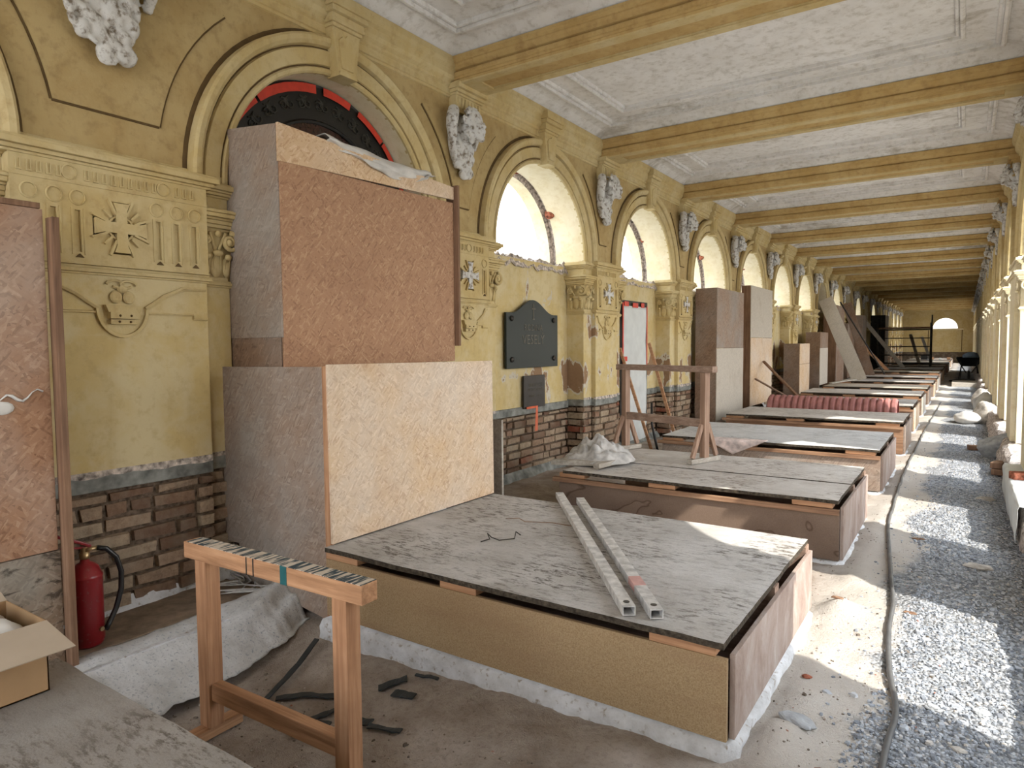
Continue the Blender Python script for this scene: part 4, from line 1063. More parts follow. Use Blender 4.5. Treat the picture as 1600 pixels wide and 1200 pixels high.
def grave_box(kk, x0, x1, y0, y1, ztop, front, end, lidmats, split=False, rail=True, zp=0.08, lx0=None, label='', group=None):
    """y0 near side, y1 far side; ztop = top of the cover"""
    t = empty('grave_cover', ((x0+x1)/2, (y0+y1)/2, 0)); ox, oy = (x0+x1)/2, (y0+y1)/2
    pl = MB()
    n = 40
    def fn(u, v):   # plinth skirt running round near side and end, rough
        per = [(x0, y0), (x1, y0), (x1, y1), (x0, y1)]
        L = [0, x1-x0, (x1-x0)+(y1-y0), 2*(x1-x0)+(y1-y0)]
        d = u*L[3]; i = 0 if d < L[1] else (1 if d < L[2] else 2); w = (d-L[i])/(L[i+1]-L[i])
        px = per[i][0]*(1-w)+per[i+1][0]*w; py = per[i][1]*(1-w)+per[i+1][1]*w
        z = -0.2 + (zp+0.215)*v; nz = 0.012*noise.noise((px*6, py*6, z*8))+0.010*noise.noise((px*19, py*19, z*20))
        out = 0.03+nz+0.022*(1-v)
        if v > 0.99: out = -0.03
        ox2 = (-1 if px <= x0+1e-6 else (1 if px >= x1-1e-6 else 0)); oy2 = (-1 if py <= y0+1e-6 else (1 if py >= y1-1e-6 else 0))
        return (px+ox2*out-ox, py+oy2*out-oy, z if v < 0.99 else zp)
    pl.grid(fn, 120, 7)
    po = pl.build('plinth', [M_LIME], t, smooth=True)
    zb = zp; zt = ztop-0.065
    th = 0.022
    f = MB(); f.box(x0-ox, x1-ox, y0-oy-th, y0-oy, zb, zt); f.build('front_panel', [front], t, bevel=0.002)
    e = MB(); e.box(x1-ox, x1-ox+th, y0-oy+0.015, y1-oy-0.01, zb, zt+0.01); e.build('end_panel', [end], t, bevel=0.002)
    bk = MB(); bk.box(x0-ox, x1-ox, y1-oy-th, y1-oy, zb, zt); bk.build('back_panel', [end], t)
    # dark floor added inside so the gap below the cover reads as a cavity
    fl = MB(); fl.box(x0-ox+0.02, x1-ox-0.005, y0-oy+0.01, y1-oy-0.03, zb-0.01, zb+0.02); fl.build('dark_cavity_floor', [M_WAGE], t)
    if rail:
        rl = MB(); rl.box(x0-ox-0.06, x1-ox-0.0, y0-oy-0.045, y0-oy-0.0, zt-0.04, zt+0.0); rl.build('rail', [M_RAIL], t, bevel=0.003)
        zt += 0.002
    Lx = x1-x0
    for (a, b) in ((0.0, 0.11), (0.37, 0.47), (0.86, 0.98)):
        s = MB(); s.box(x0-ox+Lx*a, x0-ox+Lx*b, y0-oy-0.018, y0-oy+0.09, zt, ztop-0.024); s.build('spacer_block', [M_WX], t, bevel=0.003)
    s = MB(); s.box(x0-ox, x1-ox, y1-oy-0.09, y1-oy, zb, ztop-0.024); s.build('bearer', [M_WAGE], t)
    s = MB(); s.box(x0-ox, x1-ox, (y0+y1)/2-oy-0.04, (y0+y1)/2-oy+0.04, ztop-0.09, ztop-0.024); s.build('bearer', [M_WAGE], t)
    la = (x0 if lx0 is None else lx0)-ox
    sheets = [(y0-0.03, y1+0.02)] if not split else [(y0-0.03, y0+0.42*(y1-y0)), (y0+0.42*(y1-y0)+0.012, y1+0.02)]
    for i, (a, b) in enumerate(sheets):
        l = MB(); rot_sheet(l, la, x1-ox-0.01, a-oy, b-oy, ztop-0.026+0.004*i, ztop+0.004*i, seed=kk*3.1+i)
        l.build('cover_sheet', [lidmats[i % len(lidmats)], M_EDGE], t)
    tag(t, label, 'grave cover', group)
    return t
M_LIDEDGE = M_LID
grave_box(0, 1.28, 3.30, -0.55, 1.03, 0.47, M_PBD, M_END, [M_LID0], rail=False, label='grey board covered box at bottom left, carrying the cardboard box')
grave_box(1, 1.03, 3.285, 2.53, 4.12, 0.465, M_PBD, M_END, [M_LID], rail=False, zp=0.075, label='large tan particle board box with grey cover and two metal tubes on top')
grave_box(2, 0.98, 3.29, 5.26, 6.76, 0.47, M_STB, M_END, [M_LID2, M_LID2], split=True, zp=0.03, lx0=1.02, label='wooden box with water-stained front panel and the trestle standing on it')
grave_box(3, 0.90, 3.30, 7.98, 9.62, 0.47, M_OSBG, M_END, [M_LID3], split=False, zp=0.03, label='wooden box with a pink-edged cloth hanging over its near rim')
grave_box(4, 0.85, 3.32, 10.85, 12.25, 0.48, M_RAIL, M_OSBG, [M_LID2], zp=0.03, label='pale covered wooden box just in front of the red corrugated pipe')
for kk in range(5, 20):
    dx = random.uniform(-0.04, 0.04); dy = random.uniform(-0.08, 0.08); y0 = 13.7+3*(kk-5)+dy
    grave_box(kk, 0.9+dx, 3.30+dx, y0, y0+1.55, 0.46+random.uniform(-0.02, 0.05), (M_OSBD, M_STB, M_OSBD)[kk % 3], (M_OSBW, M_OSBG, M_OSBL)[kk % 3],
              [(M_LID2, M_LID, M_OSBW)[(kk*2) % 3]], zp=0.04,
              label='wooden grave cover box, %s of the row counted from the camera end' % ORD[kk+1], group='grave cover boxes receding down the passage')

# ------------------------------------------------------------------ boarding over the monuments
def sheet_part(parent, name, mat, x0, x1, y0, y1, z0, z1, lab=None, bev=0.002):
    m = MB(); m.box(x0, x1, y0, y1, z0, z1); o = m.build(name, [mat], parent, bevel=bev)
    if lab: o['label'] = lab
    return o
def poly_part(parent, name, mat, poly, axis, a0, a1, lab=None):
    m = MB(); m.prism(poly, axis, a0, a1); o = m.build(name, [mat], parent, bevel=0.002)
    if lab: o['label'] = lab
    return o
# bay 1, upper box
t = empty('boarding'); tag(t, 'tall brown chipboard boarding box filling the nearest arch below the dark lunette', 'boarding')
poly_part(t, 'front_sheet', M_OSB, [(2.655, 1.47), (4.33, 1.475), (4.33, 2.76), (2.655, 2.735)], 'x', 0.50, 0.518)
poly_part(t, 'header_sheet', M_OSBL, [(2.645, 2.73), (2.655, 2.73), (4.33, 2.785), (4.33, 2.885), (2.645, 2.96)], 'x', 0.504, 0.524, 'pale header board above a dark gap')
poly_part(t, 'side_sheet', M_OSBG, [(-0.20, 1.66), (0.515, 1.66), (0.505, 2.955), (-0.20, 3.03)], 'y', 2.64, 2.655, 'dusty grey-brown side sheet')
poly_part(t, 'lower_side_sheet', M_OSBD, [(-0.2, 1.44), (0.495, 1.44), (0.495, 1.665), (-0.2, 1.665)], 'y', 2.648, 2.662, 'dark short side sheet')
sheet_part(t, 'end_plank', M_WDARK, 0.44, 0.56, 4.335, 4.36, 1.60, 2.90, 'dark reddish upright plank')
sheet_part(t, 'batten', M_WY, 0.45, 0.50, 2.66, 4.33, 1.475, 1.50); sheet_part(t, 'corner_batten', M_WZ, 0.455, 0.50, 2.66, 2.70, 1.48, 2.72)
sheet_part(t, 'top_sheet', M_OSBD, -0.2, 0.50, 2.66, 4.33, 2.70, 2.715)
sheet_part(t, 'far_side_sheet', M_OSBD, -0.2, 0.50, 4.30, 4.33, 1.5, 2.75)
# bay 1, lower box
t = empty('boarding'); tag(t, 'lower box of pale chipboard standing on the large grave cover', 'boarding')
poly_part(t, 'front_sheet', M_OSBL, [(2.545, 0.475), (4.125, 0.475), (4.115, 1.485), (2.535, 1.50)], 'x', 1.03, 1.048)
poly_part(t, 'side_sheet', M_OSBG, [(-0.02, 0.33), (0.12, 0.33), (0.12, 0.12), (1.02, 0.0), (1.015, 1.485), (-0.03, 1.475)], 'y', 2.565, 2.58, 'weathered grey side sheet with a broken lower corner')
sheet_part(t, 'corner_batten', M_WZ, 0.985, 1.028, 2.545, 2.585, 0.02, 1.49)
sheet_part(t, 'top_sheet', M_OSBL, 0.0, 1.02, 2.58, 4.11, 1.455, 1.470)
sheet_part(t, 'far_side_sheet', M_OSBD, 0.0, 1.02, 4.10, 4.115, 0.3, 1.46)
sheet_part(t, 'end_plank', M_WGREY, 0.80, 0.93, 4.40, 4.425, 0.0, 1.00, 'narrow grey plank at the far end')
# bay 0 boarding
t = empty('boarding'); tag(t, 'brown chipboard boarding at the left edge with white plaster smears', 'boarding')
sheet_part(t, 'front_sheet', M_OSBR, 0.48, 0.50, -0.6, 1.375, 0.66, 2.235)
sheet_part(t, 'lower_sheet', M_ROT, 0.475, 0.495, -0.6, 1.385, 0.03, 0.655, 'rotten lower sheet')
m = MB(); m.bar((0.52, 1.405, 0.03), (0.52, 1.405, 2.20), 0.03, 0.07, up=(1, 0, 0)); m.build('post', [M_WDARK], t, bevel=0.003)
m = MB(); m.bar((0.44, 1.37, 0.05), (0.44, 1.335, 2.18), 0.04, 0.04, up=(1, 0, 0)); m.build('inner_post', [M_WDARK], t, bevel=0.003)
sheet_part(t, 'top_batten', M_WDARK, 0.40, 0.505, -0.6, 1.365, 2.236, 2.262)
sheet_part(t, 'side_sheet', M_OSBD, 0.05, 0.42, 1.345, 1.36, 0.05, 2.2)
m = MB(); r = random.Random(4)
ps = [(0.504, 1.06+0.28*i/14, 1.335+0.02*math.sin(i*1.1)+0.045*(i/14)) for i in range(15)]
m.tube([(0.503, y, z+0.02) for (_, y, z) in ps], [0.010+0.006*math.sin(i*0.9) for i in range(15)], 8, sq=0.5)
m.ball((0.503, 1.18, 1.34), (0.006, 0.05, 0.03), 10, 6)
m.build('plaster_smear', [M_FILM], t, smooth=True)
# boards down the passage
def tower(k_, x, y0, y1, z0, z1, zs, mf, ms, lab, mtop=None):
    t = empty('boarding'); tag(t, lab, 'boarding', None)
    sheet_part(t, 'front_sheet', mf, x-0.015, x, y0, y1, z0, zs)
    if z1 > zs+0.05: sheet_part(t, 'upper_front_sheet', mtop or mf, x-0.017, x-0.002, y0, y1, zs+0.006, z1)
    sheet_part(t, 'side_sheet', ms, 0.10, x-0.016, y0, y0+0.015, z0-0.25 if z0 > 0.25 else z0, z1)
    sheet_part(t, 'far_side_sheet', ms, 0.10, x-0.016, y1-0.015, y1, z0, z1)
    sheet_part(t, 'top_sheet', M_OSBD, 0.10, x-0.016, y0+0.016, y1-0.016, z1-0.02, z1-0.005)
    sheet_part(t, 'corner_batten', M_WZ, x-0.06, x-0.018, y0+0.016, y0+0.055, z0, z1-0.025)
    return t
tower(4, 0.48, 11.52, 13.18, 0.27, 2.56, 1.52, M_OSBW, M_OSBD, 'tall boarding box with greyish upper and whitened lower sheet, behind the trestle', M_OSBG)
tower(5, 0.30, 14.42, 16.28, 0.28, 2.81, 1.72, M_OSBL, M_WDARK, 'tallest pale boarding box, right behind the one beyond the trestle', M_OSBW)
tower(6, 0.50, 18.45, 19.75, 0.3, 1.59, 1.05, M_OSBL, M_OSBD, 'low brown boarding box with two stacked pale front sheets', M_OSBL)
tower(7, 0.50, 21.35, 22.70, 0.36, 1.92, 1.45, M_OSBW, M_OSBD, 'mid-height boarding box patched with four front sheets', M_OSBD)
tower(8, 0.50, 24.3, 26.0, 0.3, 2.84, 2.0, M_OSBD, M_WDARK, 'dark boarding box reaching the arch, behind the leaning long board', M_OSBD)
tower(9, 0.45, 27.3, 29.0, 0.3, 2.3, 1.4, M_OSBD, M_OSBD, 'dark brown boarding box next to the leaning pole')
tower(10, 0.55, 30.6, 31.9, 0.3, 2.72, 1.7, M_OSBG, M_OSBD, 'dark boarding box with grey front before the lit arch')
tower(12, 0.75, 37.75, 39.4, 0.3, 2.95, 1.7, M_OSBG, M_TARP, 'tall dark boarding box behind the scaffold')

# leaning boards in the distance
def lean(name, p, q, w, h, mat, lab, cat='board', up=(1, 0, 0)):
    m = MB(); m.bar(p, q, w, h, up=up); o = m.build(name, [mat], bevel=0.003); tag(o, lab, cat); return o
lean('leaning_board', (1.35, 23.1, 0.44), (0.30, 23.3, 3.0), 0.42, 0.02, M_OSBW, 'long grey board leaning up against the dark boarding', up=(0, 1, 0))
lean('leaning_board', (1.25, 26.9, 0.42), (0.50, 26.5, 3.0), 0.30, 0.02, M_OSBD, 'wide dark board leaning over the far arch', up=(0, 1, 0))
lean('pole', (1.75, 26.2, 0.52), (0.55, 24.6, 2.95), 0.04, 0.04, M_STEELD, 'thin dark pole leaning against the far boarding', 'pole')
lean('leaning_board', (1.9, 33.2, 0.45), (0.35, 32.5, 2.6), 0.16, 0.03, M_WGREY, 'pale plank leaning steeply before the dark far boarding', up=(0, 1, 0))
lean('leaning_board', (1.55, 30.3, 0.45), (0.65, 29.9, 1.5), 0.12, 0.03, M_WX, 'short pale plank leaning at the foot of the grey boarding', up=(0, 1, 0))
lean('plank', (0.98, 20.1, 0.50), (1.4, 21.6, 0.54), 0.10, 0.03, M_WGREY, 'pale loose plank lying across two distant grave covers', up=(0, 0, 1))

# ------------------------------------------------------------------ monument lunette in arch 1
t = empty('tomb_lunette', (0.12, 3.6, ZS+0.0)); tag(t, 'dark granite tomb lunette with ornament band inside the nearest arch', 'monument')
m = MB(); R2 = 0.925
m.prism(arc(0, 0, RI-0.002, 0, PI, 40), 'x', -0.38, -0.33); m.box(-0.38, -0.33, -R2, R2, -0.25, 0.0); m.build('slab', [M_MONU], t)
m = MB(); n = 40
m.sweep([(0.66, 0), (0.66, 0.02), (0.675, 0.03), (0.69, 0.015), (0.94, 0.015), (0.955, 0.02), (0.96, 0.0)], [(lambda p, a=PI*i/n: (-0.33+p[1], p[0]*math.cos(a), p[0]*math.sin(a))) for i in range(n+1)])
m.build('ornament_band', [M_MONB], t)
m = MB()
for i in range(15):
    a = PI*(i+0.5)/15; cy_, cz_ = 0.80*math.cos(a), 0.80*math.sin(a)
    for s in (-1, 1):
        for rr_, ph in ((0.055, 0.0), (0.035, 1.2)):
            pts = []
            for q in range(12):
                b = ph+s*q*0.5; rad = rr_*(1-q/14)
                pts.append((-0.31, cy_+s*0.035*math.sin(a)+rad*math.cos(a+b), cz_-s*0.035*math.cos(a)+rad*math.sin(a+b)))
            m.tube(pts, 0.006, 5)
    m.ball((-0.313, cy_*1.04, cz_*1.04), (0.01, 0.022, 0.022), 8, 5)
m.build('leaf_relief', [M_MONO], t)
m = MB(); n = 30
m.sweep([(0.19, 0.0), (0.195, 0.02), (0.215, 0.02), (0.22, 0.0)], [(lambda p, a=2*PI*i/n: (-0.33+p[1], p[0]*math.cos(a), 0.33+p[0]*math.sin(a))) for i in range(n+1)])
m.prism([(-0.06, 0.20), (0.06, 0.20), (0.11, 0.48), (-0.11, 0.48)], 'x', -0.33, -0.322)
for i in range(7):
    for s in (-1, 1):
        a = PI/2 + s*(0.35+0.22*i)
        m.tube([(-0.318, s*0.05, 0.22), (-0.316, 0.10*math.cos(a), 0.33+0.08*math.sin(a)), (-0.318, 0.16*math.cos(a), 0.33+0.16*math.sin(a))], [0.004, 0.009, 0.003], 5)
m.build('cross_medallion', [M_MONO], t)
def tape_arc(t0, t1, w=0.055, r0=0.945):
    m = MB(); k3 = 6
    for i in range(k3):
        pass
    m.sweep([(r0-w, 0), (r0-w, 0.002), (r0, 0.002), (r0, 0)], [(lambda p, a=t0+(t1-t0)*i/k3: (-0.296+p[1], p[0]*math.cos(a), p[0]*math.sin(a))) for i in range(k3+1)], closed_prof=True)
    return m
for i, (a, b, wd) in enumerate(((PI-0.60, PI-0.85, 0.06), (PI-0.88, PI-1.50, 0.065), (PI-1.58, PI-1.88, 0.06), (PI-1.98, PI-2.32, 0.05), (PI-2.34, PI-2.86, 0.045))):
    o = tape_arc(a, b, wd).build('tape_strip', [M_TAPE], t); 
# film draped on the boarding
m = MB()
def fn(u, v):
    y = 3.02+1.05*u; base = 2.955-0.03*u
    hang = (0.02+0.13*math.sin(PI*min(1, u*1.02))**0.8*(0.4+0.6*u))*v
    if u > 0.93: hang *= 0.55
    x = 0.535+0.02*math.sin(v*5+u*9)+0.015*noise.noise((u*7, v*5, 1))
    if v < 0.25: x = 0.535-0.12*(0.25-v)/0.25
    z = base+0.02*noise.noise((u*6, v*3, 3)) - hang + (0.03 if v < 0.25 else 0)
    return (x, y, z)
m.grid(fn, 46, 16)
o = m.build('plastic_film', [M_FILM], smooth=True, solid=0.003); tag(o, 'crumpled whitish plastic film hanging over the header of the tall boarding', 'plastic film')

# ------------------------------------------------------------------ plaques in bay 2
def text_mesh(s, size, mat, parent, loc, rot, depth=0.002, name='lettering', align='CENTER'):
    cu = bpy.data.curves.new('txt', 'FONT'); cu.body = s; cu.size = size; cu.extrude = depth; cu.align_x = align; cu.align_y = 'CENTER'; cu.resolution_u = 2
    o = bpy.data.objects.new('txt', cu); COL.objects.link(o)
    dg = bpy.context.evaluated_depsgraph_get(); me = bpy.data.meshes.new_from_object(o.evaluated_get(dg)); bpy.data.objects.remove(o)
    me.materials.clear(); me.materials.append(mat)
    q = bpy.data.objects.new(name, me); COL.objects.link(q); q.parent = parent; q.location = loc; q.rotation_euler = rot
    return q
RX = (PI/2, 0, PI/2)
t = empty('memorial_plaque', (-0.21, 6.66, 1.68)); tag(t, 'large dark polished memorial plaque with curved top on the yellow wall', 'plaque')
m = MB()
top = [(0.56, 0.285)] + [(y, 0.285+0.16*(0.5+0.5*math.cos(PI*y/0.46))) for y in [0.46-0.92*i/22 for i in range(23)]] + [(-0.56, 0.285)]
m.prism([(-0.56, -0.34), (0.56, -0.34)] + top, 'x', 0.0, 0.03)
m.build('stone_slab', [M_GRAN], t, bevel=0.004)
for y in (-0.46, 0.46):
    for z in (-0.24, 0.22):
        m = MB(); m.lathe([(0.028, 0.03), (0.032, 0.036), (0.024, 0.05), (0.0, 0.056)], 0, y, z, 'x', 14); m.build('stud', [M_STEELD], t, smooth=True)
m = MB(); m.box(0.03, 0.034, -0.008, 0.008, 0.23, 0.40); m.box(0.03, 0.034, -0.045, 0.045, 0.335, 0.350); m.box(0.03, 0.034, -0.025, 0.025, 0.215, 0.23); m.build('cross_relief', [M_GOLD], t)
text_mesh('RODINA', 0.105, M_GOLD, t, (0.031, 0.0, 0.12), RX); text_mesh('VESELÝ', 0.155, M_GOLD, t, (0.031, 0.0, -0.02), RX)
t = empty('memorial_plaque', (-0.215, 6.70, 1.055)); tag(t, 'small square dark plaque with faint lettering below the larger plaque', 'plaque')
m = MB(); m.box(0.0, 0.022, -0.235, 0.235, -0.19, 0.19); m.build('stone_slab', [M_GRAN2], t, bevel=0.003)
m = MB(); r = random.Random(12)   # worn, unreadable rows of characters
for (z, h, y0, y1) in ((0.08, 0.042, -0.13, 0.17), (0.025, 0.032, -0.15, 0.18), (-0.05, 0.024, -0.12, -0.02), (-0.05, 0.024, 0.06, 0.15)):
    y = y0
    while y < y1:
        w_ = h*r.uniform(0.35, 0.6)
        m.box(0.022, 0.0235, y, y+0.004, z-h/2, z+h/2)
        if r.random() < 0.7: m.box(0.022, 0.0235, y+w_-0.004, y+w_, z-h/2, z+h/2)
        if r.random() < 0.7: m.box(0.022, 0.0233, y, y+w_, *((z-0.002, z+0.002) if r.random() < 0.5 else (z+h/2-0.004, z+h/2)))
        y += w_+0.010
m.build('lettering', [M_GOLD], t)
m = MB(); m.box(-0.18, -0.176, 6.50, 6.74, 0.862, 0.885)
m.add([(-0.175, 6.70, 0.885), (-0.175, 6.74, 0.875), (-0.13, 6.66, 0.60), (-0.13, 6.60, 0.60)], [(0, 1, 2, 3)])
tag(m.build('tape_strip', [M_TAPEO], solid=0.002), 'orange-red tape strip bent downward under the small plaque', 'tape')

# white sheet opening, bay 3
t = empty('sheeted_opening', (-0.2, 9.6, 0)); tag(t, 'tall narrow opening closed with a white sheet, red taped edges', 'covered panel')
m = MB(); m.box(-0.03, -0.008, -0.49, 0.52, 0.02, 2.26); m.build('recess_shade_slab', [M_STEELD], t)  # dark slab put in for the shade of a recess
m = MB()
def fn(u, v):
    y = -0.42+0.88*u + (0.02*noise.noise((v*9, 2, u*3)) if u in (0.0, 1.0) else 0); z = 0.05+2.13*v
    if v < 0.3: y += 0.05*(0.3-v)/0.3*(1 if u > 0.5 else -0.6)*math.sin(v*50)
    return (0.006+0.012*noise.noise((u*3, v*6, 0)), y, z)
m.grid(fn, 16, 40); m.build('white_sheet', [M_SHEET], t, smooth=True, solid=0.003)
m = MB()
m.box(0.012, 0.016, -0.46, -0.425, 0.75, 2.22); m.box(0.012, 0.016, 0.44, 0.47, 1.2, 2.2)
for (a, b, z) in ((-0.40, -0.25, 2.17), (-0.10, 0.10, 2.16), (0.22, 0.34, 2.17), (-0.44, -0.30, 1.35)): m.box(0.014, 0.018, a, b, z, z+0.07)
m.build('tape_strip', [M_TAPE], t)
def stick(name, p, q, w, h, mat, lab, cat, up=(0, 1, 0)): return lean(name, p, q, w, h, mat, lab, cat, up)
stick('batten', (0.55, 9.55, -0.02), (0.03, 9.62, 1.62), 0.045, 0.03, M_WX, 'light timber batten leaning beside the brown peeled patch', 'batten')
stick('batten', (0.42, 8.9, -0.03), (-0.02, 8.68, 1.55), 0.04, 0.03, M_WX, 'light timber batten leaning at the left edge of the white sheet', 'batten')
m = MB(); m.tube([(0.35, 9.2, 0.02), (0.12, 9.52, 0.40), (0.10, 9.56, 0.72)], 0.018, 8); tag(m.build('black_pipe', [M_BLACK], smooth=True), 'thin black pipe leaning against the foot of the white sheet', 'pipe')
stick('batten', (1.35, 14.1, 0.50), (0.33, 15.4, 1.20), 0.05, 0.04, M_WDARK, 'longer dark batten leaning on the tallest pale boarding', 'batten', (0, 0, 1))
stick('batten', (1.2, 14.0, 0.50), (0.33, 14.7, 0.85), 0.04, 0.03, M_WAGE, 'short batten leaning on the tallest pale boarding above the pipe', 'batten', (0, 0, 1))

# ------------------------------------------------------------------ trestles
def trestle(t, L, H, pA, pB, paint, pw, bh, rz_, braces):
    """along x, centre line y=0, feet at z 0"""
    wz = M_WZ if paint else M_WAGEZ; wx = M_WX if paint else M_WAGE
    m = MB(); m.box(0, L, -0.04, 0.04, H-bh, H); o = m.build('top_beam', [wx], t, bevel=0.003)
    if paint:
        m = MB(); m.box(0.02, L-0.005, -0.038, 0.039, H, H+0.002); m.build('paint_crust', [M_PTOP], o)['label'] = 'white paint crust with dark stripes'
        m = MB(); m.box(L*0.595, L*0.63, -0.0415, -0.0395, H-bh, H+0.001)
        m.build('paint_run', [M_TEAL], o)
        m = MB()
        for x in (L*0.40, L*0.44): m.box(x, x+0.006, -0.0415, -0.0395, H-bh, H)
        m.build('dark_mark', [M_INK], o)
    for x in (pA, pB):
        m = MB(); m.box(x, x+pw, -0.035, 0.035, 0.045, H-bh-0.001); po = m.build('post', [wz], t, bevel=0.003)
        fl = 0.13 if paint else 0.22
        m = MB(); m.box(x+0.003, x+pw-0.003, -fl, fl, 0.0, 0.045); m.build('foot', [M_WGREY if not paint else M_WY], t, bevel=0.003)
        for s_ in (-1, 1):
            m = MB()
            if braces: m.bar((x+pw/2, s_*0.18, 0.05), (x+pw/2, s_*0.045, 0.36), 0.045, 0.03, up=(1, 0, 0))
            if braces: m.build('brace', [wz], t, bevel=0.003)
    m = MB(); m.box(pA+pw+0.001, pB-0.001, -0.025, 0.025, rz_, rz_+0.075); m.build('cross_rail', [wx], t, bevel=0.003)
t = empty('trestle', (1.17, 1.64, -0.11)); t.rotation_euler = (0, 0, 0.03)
trestle(t, 1.08, 0.86, 0.07, 0.92, True, 0.075, 0.072, 0.17, False)
tag(t, 'nearest wooden trestle with white painted top and dark stripes', 'trestle')
t = empty('trestle', (0.92, 6.62, 0.48)); t.rotation_euler = (0, 0, -0.33)
trestle(t, 1.23, 0.91, 0.08, 1.09, False, 0.06, 0.058, 0.33, True)
tag(t, 'brown wooden trestle standing on the second large grave cover', 'trestle')

# ------------------------------------------------------------------ metal tubes
for i, (p, q) in enumerate((((1.54, 4.27), (2.87, 2.54)), ((1.75, 4.20), (2.98, 2.57)))):
    t = empty('metal_tube', (*q, 0.47))
    d = Vector((p[0]-q[0], p[1]-q[1], 0)); L = d.length; t.rotation_euler = (0, 0, math.atan2(d.y, d.x))
    m = MB(); w, th, h = 0.055, 0.004, 0.04
    pf = [(-w/2, 0), (w/2, 0), (w/2, h), (-w/2, h)]; pi_ = [(-w/2+th, th), (w/2-th, th), (w/2-th, h-th), (-w/2+th, h-th)]
    b = len(m.v)
    for x in (0, L):
        m.v += [(x, *c) for c in pf] + [(x, *c) for c in pi_]
    for j in range(4):
        k2 = (j+1) % 4
        m.face([b+j, b+k2, b+8+k2, b+8+j]); m.face([b+4+j, b+4+k2, b+12+k2, b+12+j])
        m.face([b+j, b+k2, b+4+k2, b+4+j]); m.face([b+8+j, b+8+k2, b+12+k2, b+12+j])
    m.build('square_profile', [M_METAL], t)
    m = MB(); m.lathe([(0.014, 0), (0.014, 0.0015), (0.0, 0.0015)], 0.05, 0, h, 'z', 14); m.build('bolt_hole', [M_BLACK], t)
    if i == 1:
        m = MB(); m.box(0.28, 0.40, -w/2-0.0005, w/2+0.0005, h*0.2, h+0.001); m.build('tape_wrap', [plain('pink_tape_trace', (0.55, 0.32, 0.29), 0.6)], t)
    tag(t, ('left of two galvanised square tubes lying across the grey cover' if i == 0 else 'right of two square tubes on the grey cover, with pink tape trace'), 'metal tube', None)

# wire bits
m = MB(); m.tube([(1.72, 3.05, 0.472), (1.74, 3.11, 0.476), (1.71, 3.13, 0.50), (1.73, 3.14, 0.478), (1.80, 3.12, 0.476), (1.86, 3.19, 0.478), (1.83, 3.25, 0.50), (1.85, 3.27, 0.478)], 0.0035, 6)
tag(m.build('wire', [M_STEELD], smooth=True), 'bent piece of rusty wire on the large grey cover', 'wire')
m = MB(); m.tube([(1.55, 3.55, 0.472), (1.62, 3.60, 0.475), (1.70, 3.55, 0.474), (1.86, 3.62, 0.474), (2.0, 3.62, 0.473)], 0.0025, 6)
tag(m.build('twig', [M_WDARK], smooth=True), 'thin twig on the large grey cover left of the tubes', 'twig')

# ------------------------------------------------------------------ extinguisher
t = empty('fire_extinguisher', (0.36, 1.545, 0.105)); tag(t, 'red fire extinguisher with black hose on the ledge beside the left boarding', 'fire extinguisher')
m = MB(); m.lathe([(0.0, 0.0), (0.062, 0.0), (0.070, 0.012), (0.068, 0.022), (0.075, 0.028), (0.075, 0.345), (0.077, 0.350), (0.077, 0.356), (0.072, 0.362), (0.060, 0.395), (0.040, 0.415), (0.022, 0.424), (0.020, 0.44), (0.0, 0.44)], 0, 0, 0, 'z', 32)
m.build('cylinder', [M_RED], t, smooth=True)
m = MB(); m.lathe([(0.022, 0.44), (0.024, 0.45), (0.024, 0.47), (0.016, 0.475), (0.016, 0.50), (0.0, 0.50)], 0, 0, 0, 'z', 16); m.tube([(0.01, 0.0, 0.485), (0.02, 0.05, 0.487)], 0.011, 8); m.build('valve', [M_BRASS], t, smooth=True)
m = MB(); m.bar((0.0, 0.03, 0.50), (-0.02, -0.11, 0.575), 0.03, 0.014); m.bar((0.0, 0.02, 0.495), (-0.02, -0.10, 0.51), 0.026, 0.010); m.build('handle', [M_RED], t, bevel=0.003)
m = MB()
m.tube([(0.022, 0.05, 0.487), (0.03, 0.09, 0.475), (0.035, 0.135, 0.42), (0.037, 0.155, 0.34), (0.04, 0.15, 0.25), (0.045, 0.12, 0.16), (0.055, 0.075, 0.09), (0.062, 0.055, 0.07)], 0.013, 10)
m.build('hose', [M_BLACK], t, smooth=True)
m = MB(); m.tube([(0.055, 0.03, 0.085), (0.078, 0.035, 0.085)], 0.012, 8); m.build('hose_fitting', [M_BRASS], t)

# ledge board and fleece
m = MB(); m.box(-0.0, 0.47, 1.34, 2.50, 0.085, 0.103)
tag(m.build('ledge_board', [plain('dusty_brown_board', (0.24, 0.18, 0.13), 0.9, 0.1, vary=0.2, sc=14)], bevel=0.002), 'dusty brown board on the ledge under the red extinguisher', 'board')
m = MB()
def fn(u, v):
    y = 1.15+1.42*u
    lim = 1.02 - 0.22*u*u + 0.03*noise.noise((y*7, 0, 3)) + 0.02*noise.noise((y*23, 0, 8))
    x = 0.472+(lim-0.472)*v
    z = 0.098 - 0.20*max(0.0, v-0.12)**1.15 + 0.012*noise.noise((x*6, y*5, 1)) + 0.006*noise.noise((x*20, y*18, 4))
    if u > 0.62:   # heap of folds at the far end
        w = (u-0.62)/0.38
        z += 0.10*w*math.sin(PI*min(1, v*1.1))*(0.7+0.3*math.sin(v*14+y*9)) + 0.03*w
    g0 = gz(x, y)+0.004
    return (x, y, max(z, g0))
m.grid(fn, 70, 34)
tag(m.build('fleece_sheet', [M_FLC], smooth=True, solid=0.006), 'white lime-splashed fleece sheet sloping from the ledge to the earth', 'fleece sheet')
m = MB(); m.box(0.47, 0.62, 1.1, 2.55, -0.15, 0.085); struct(m.build('trim_10', [M_LIME]))
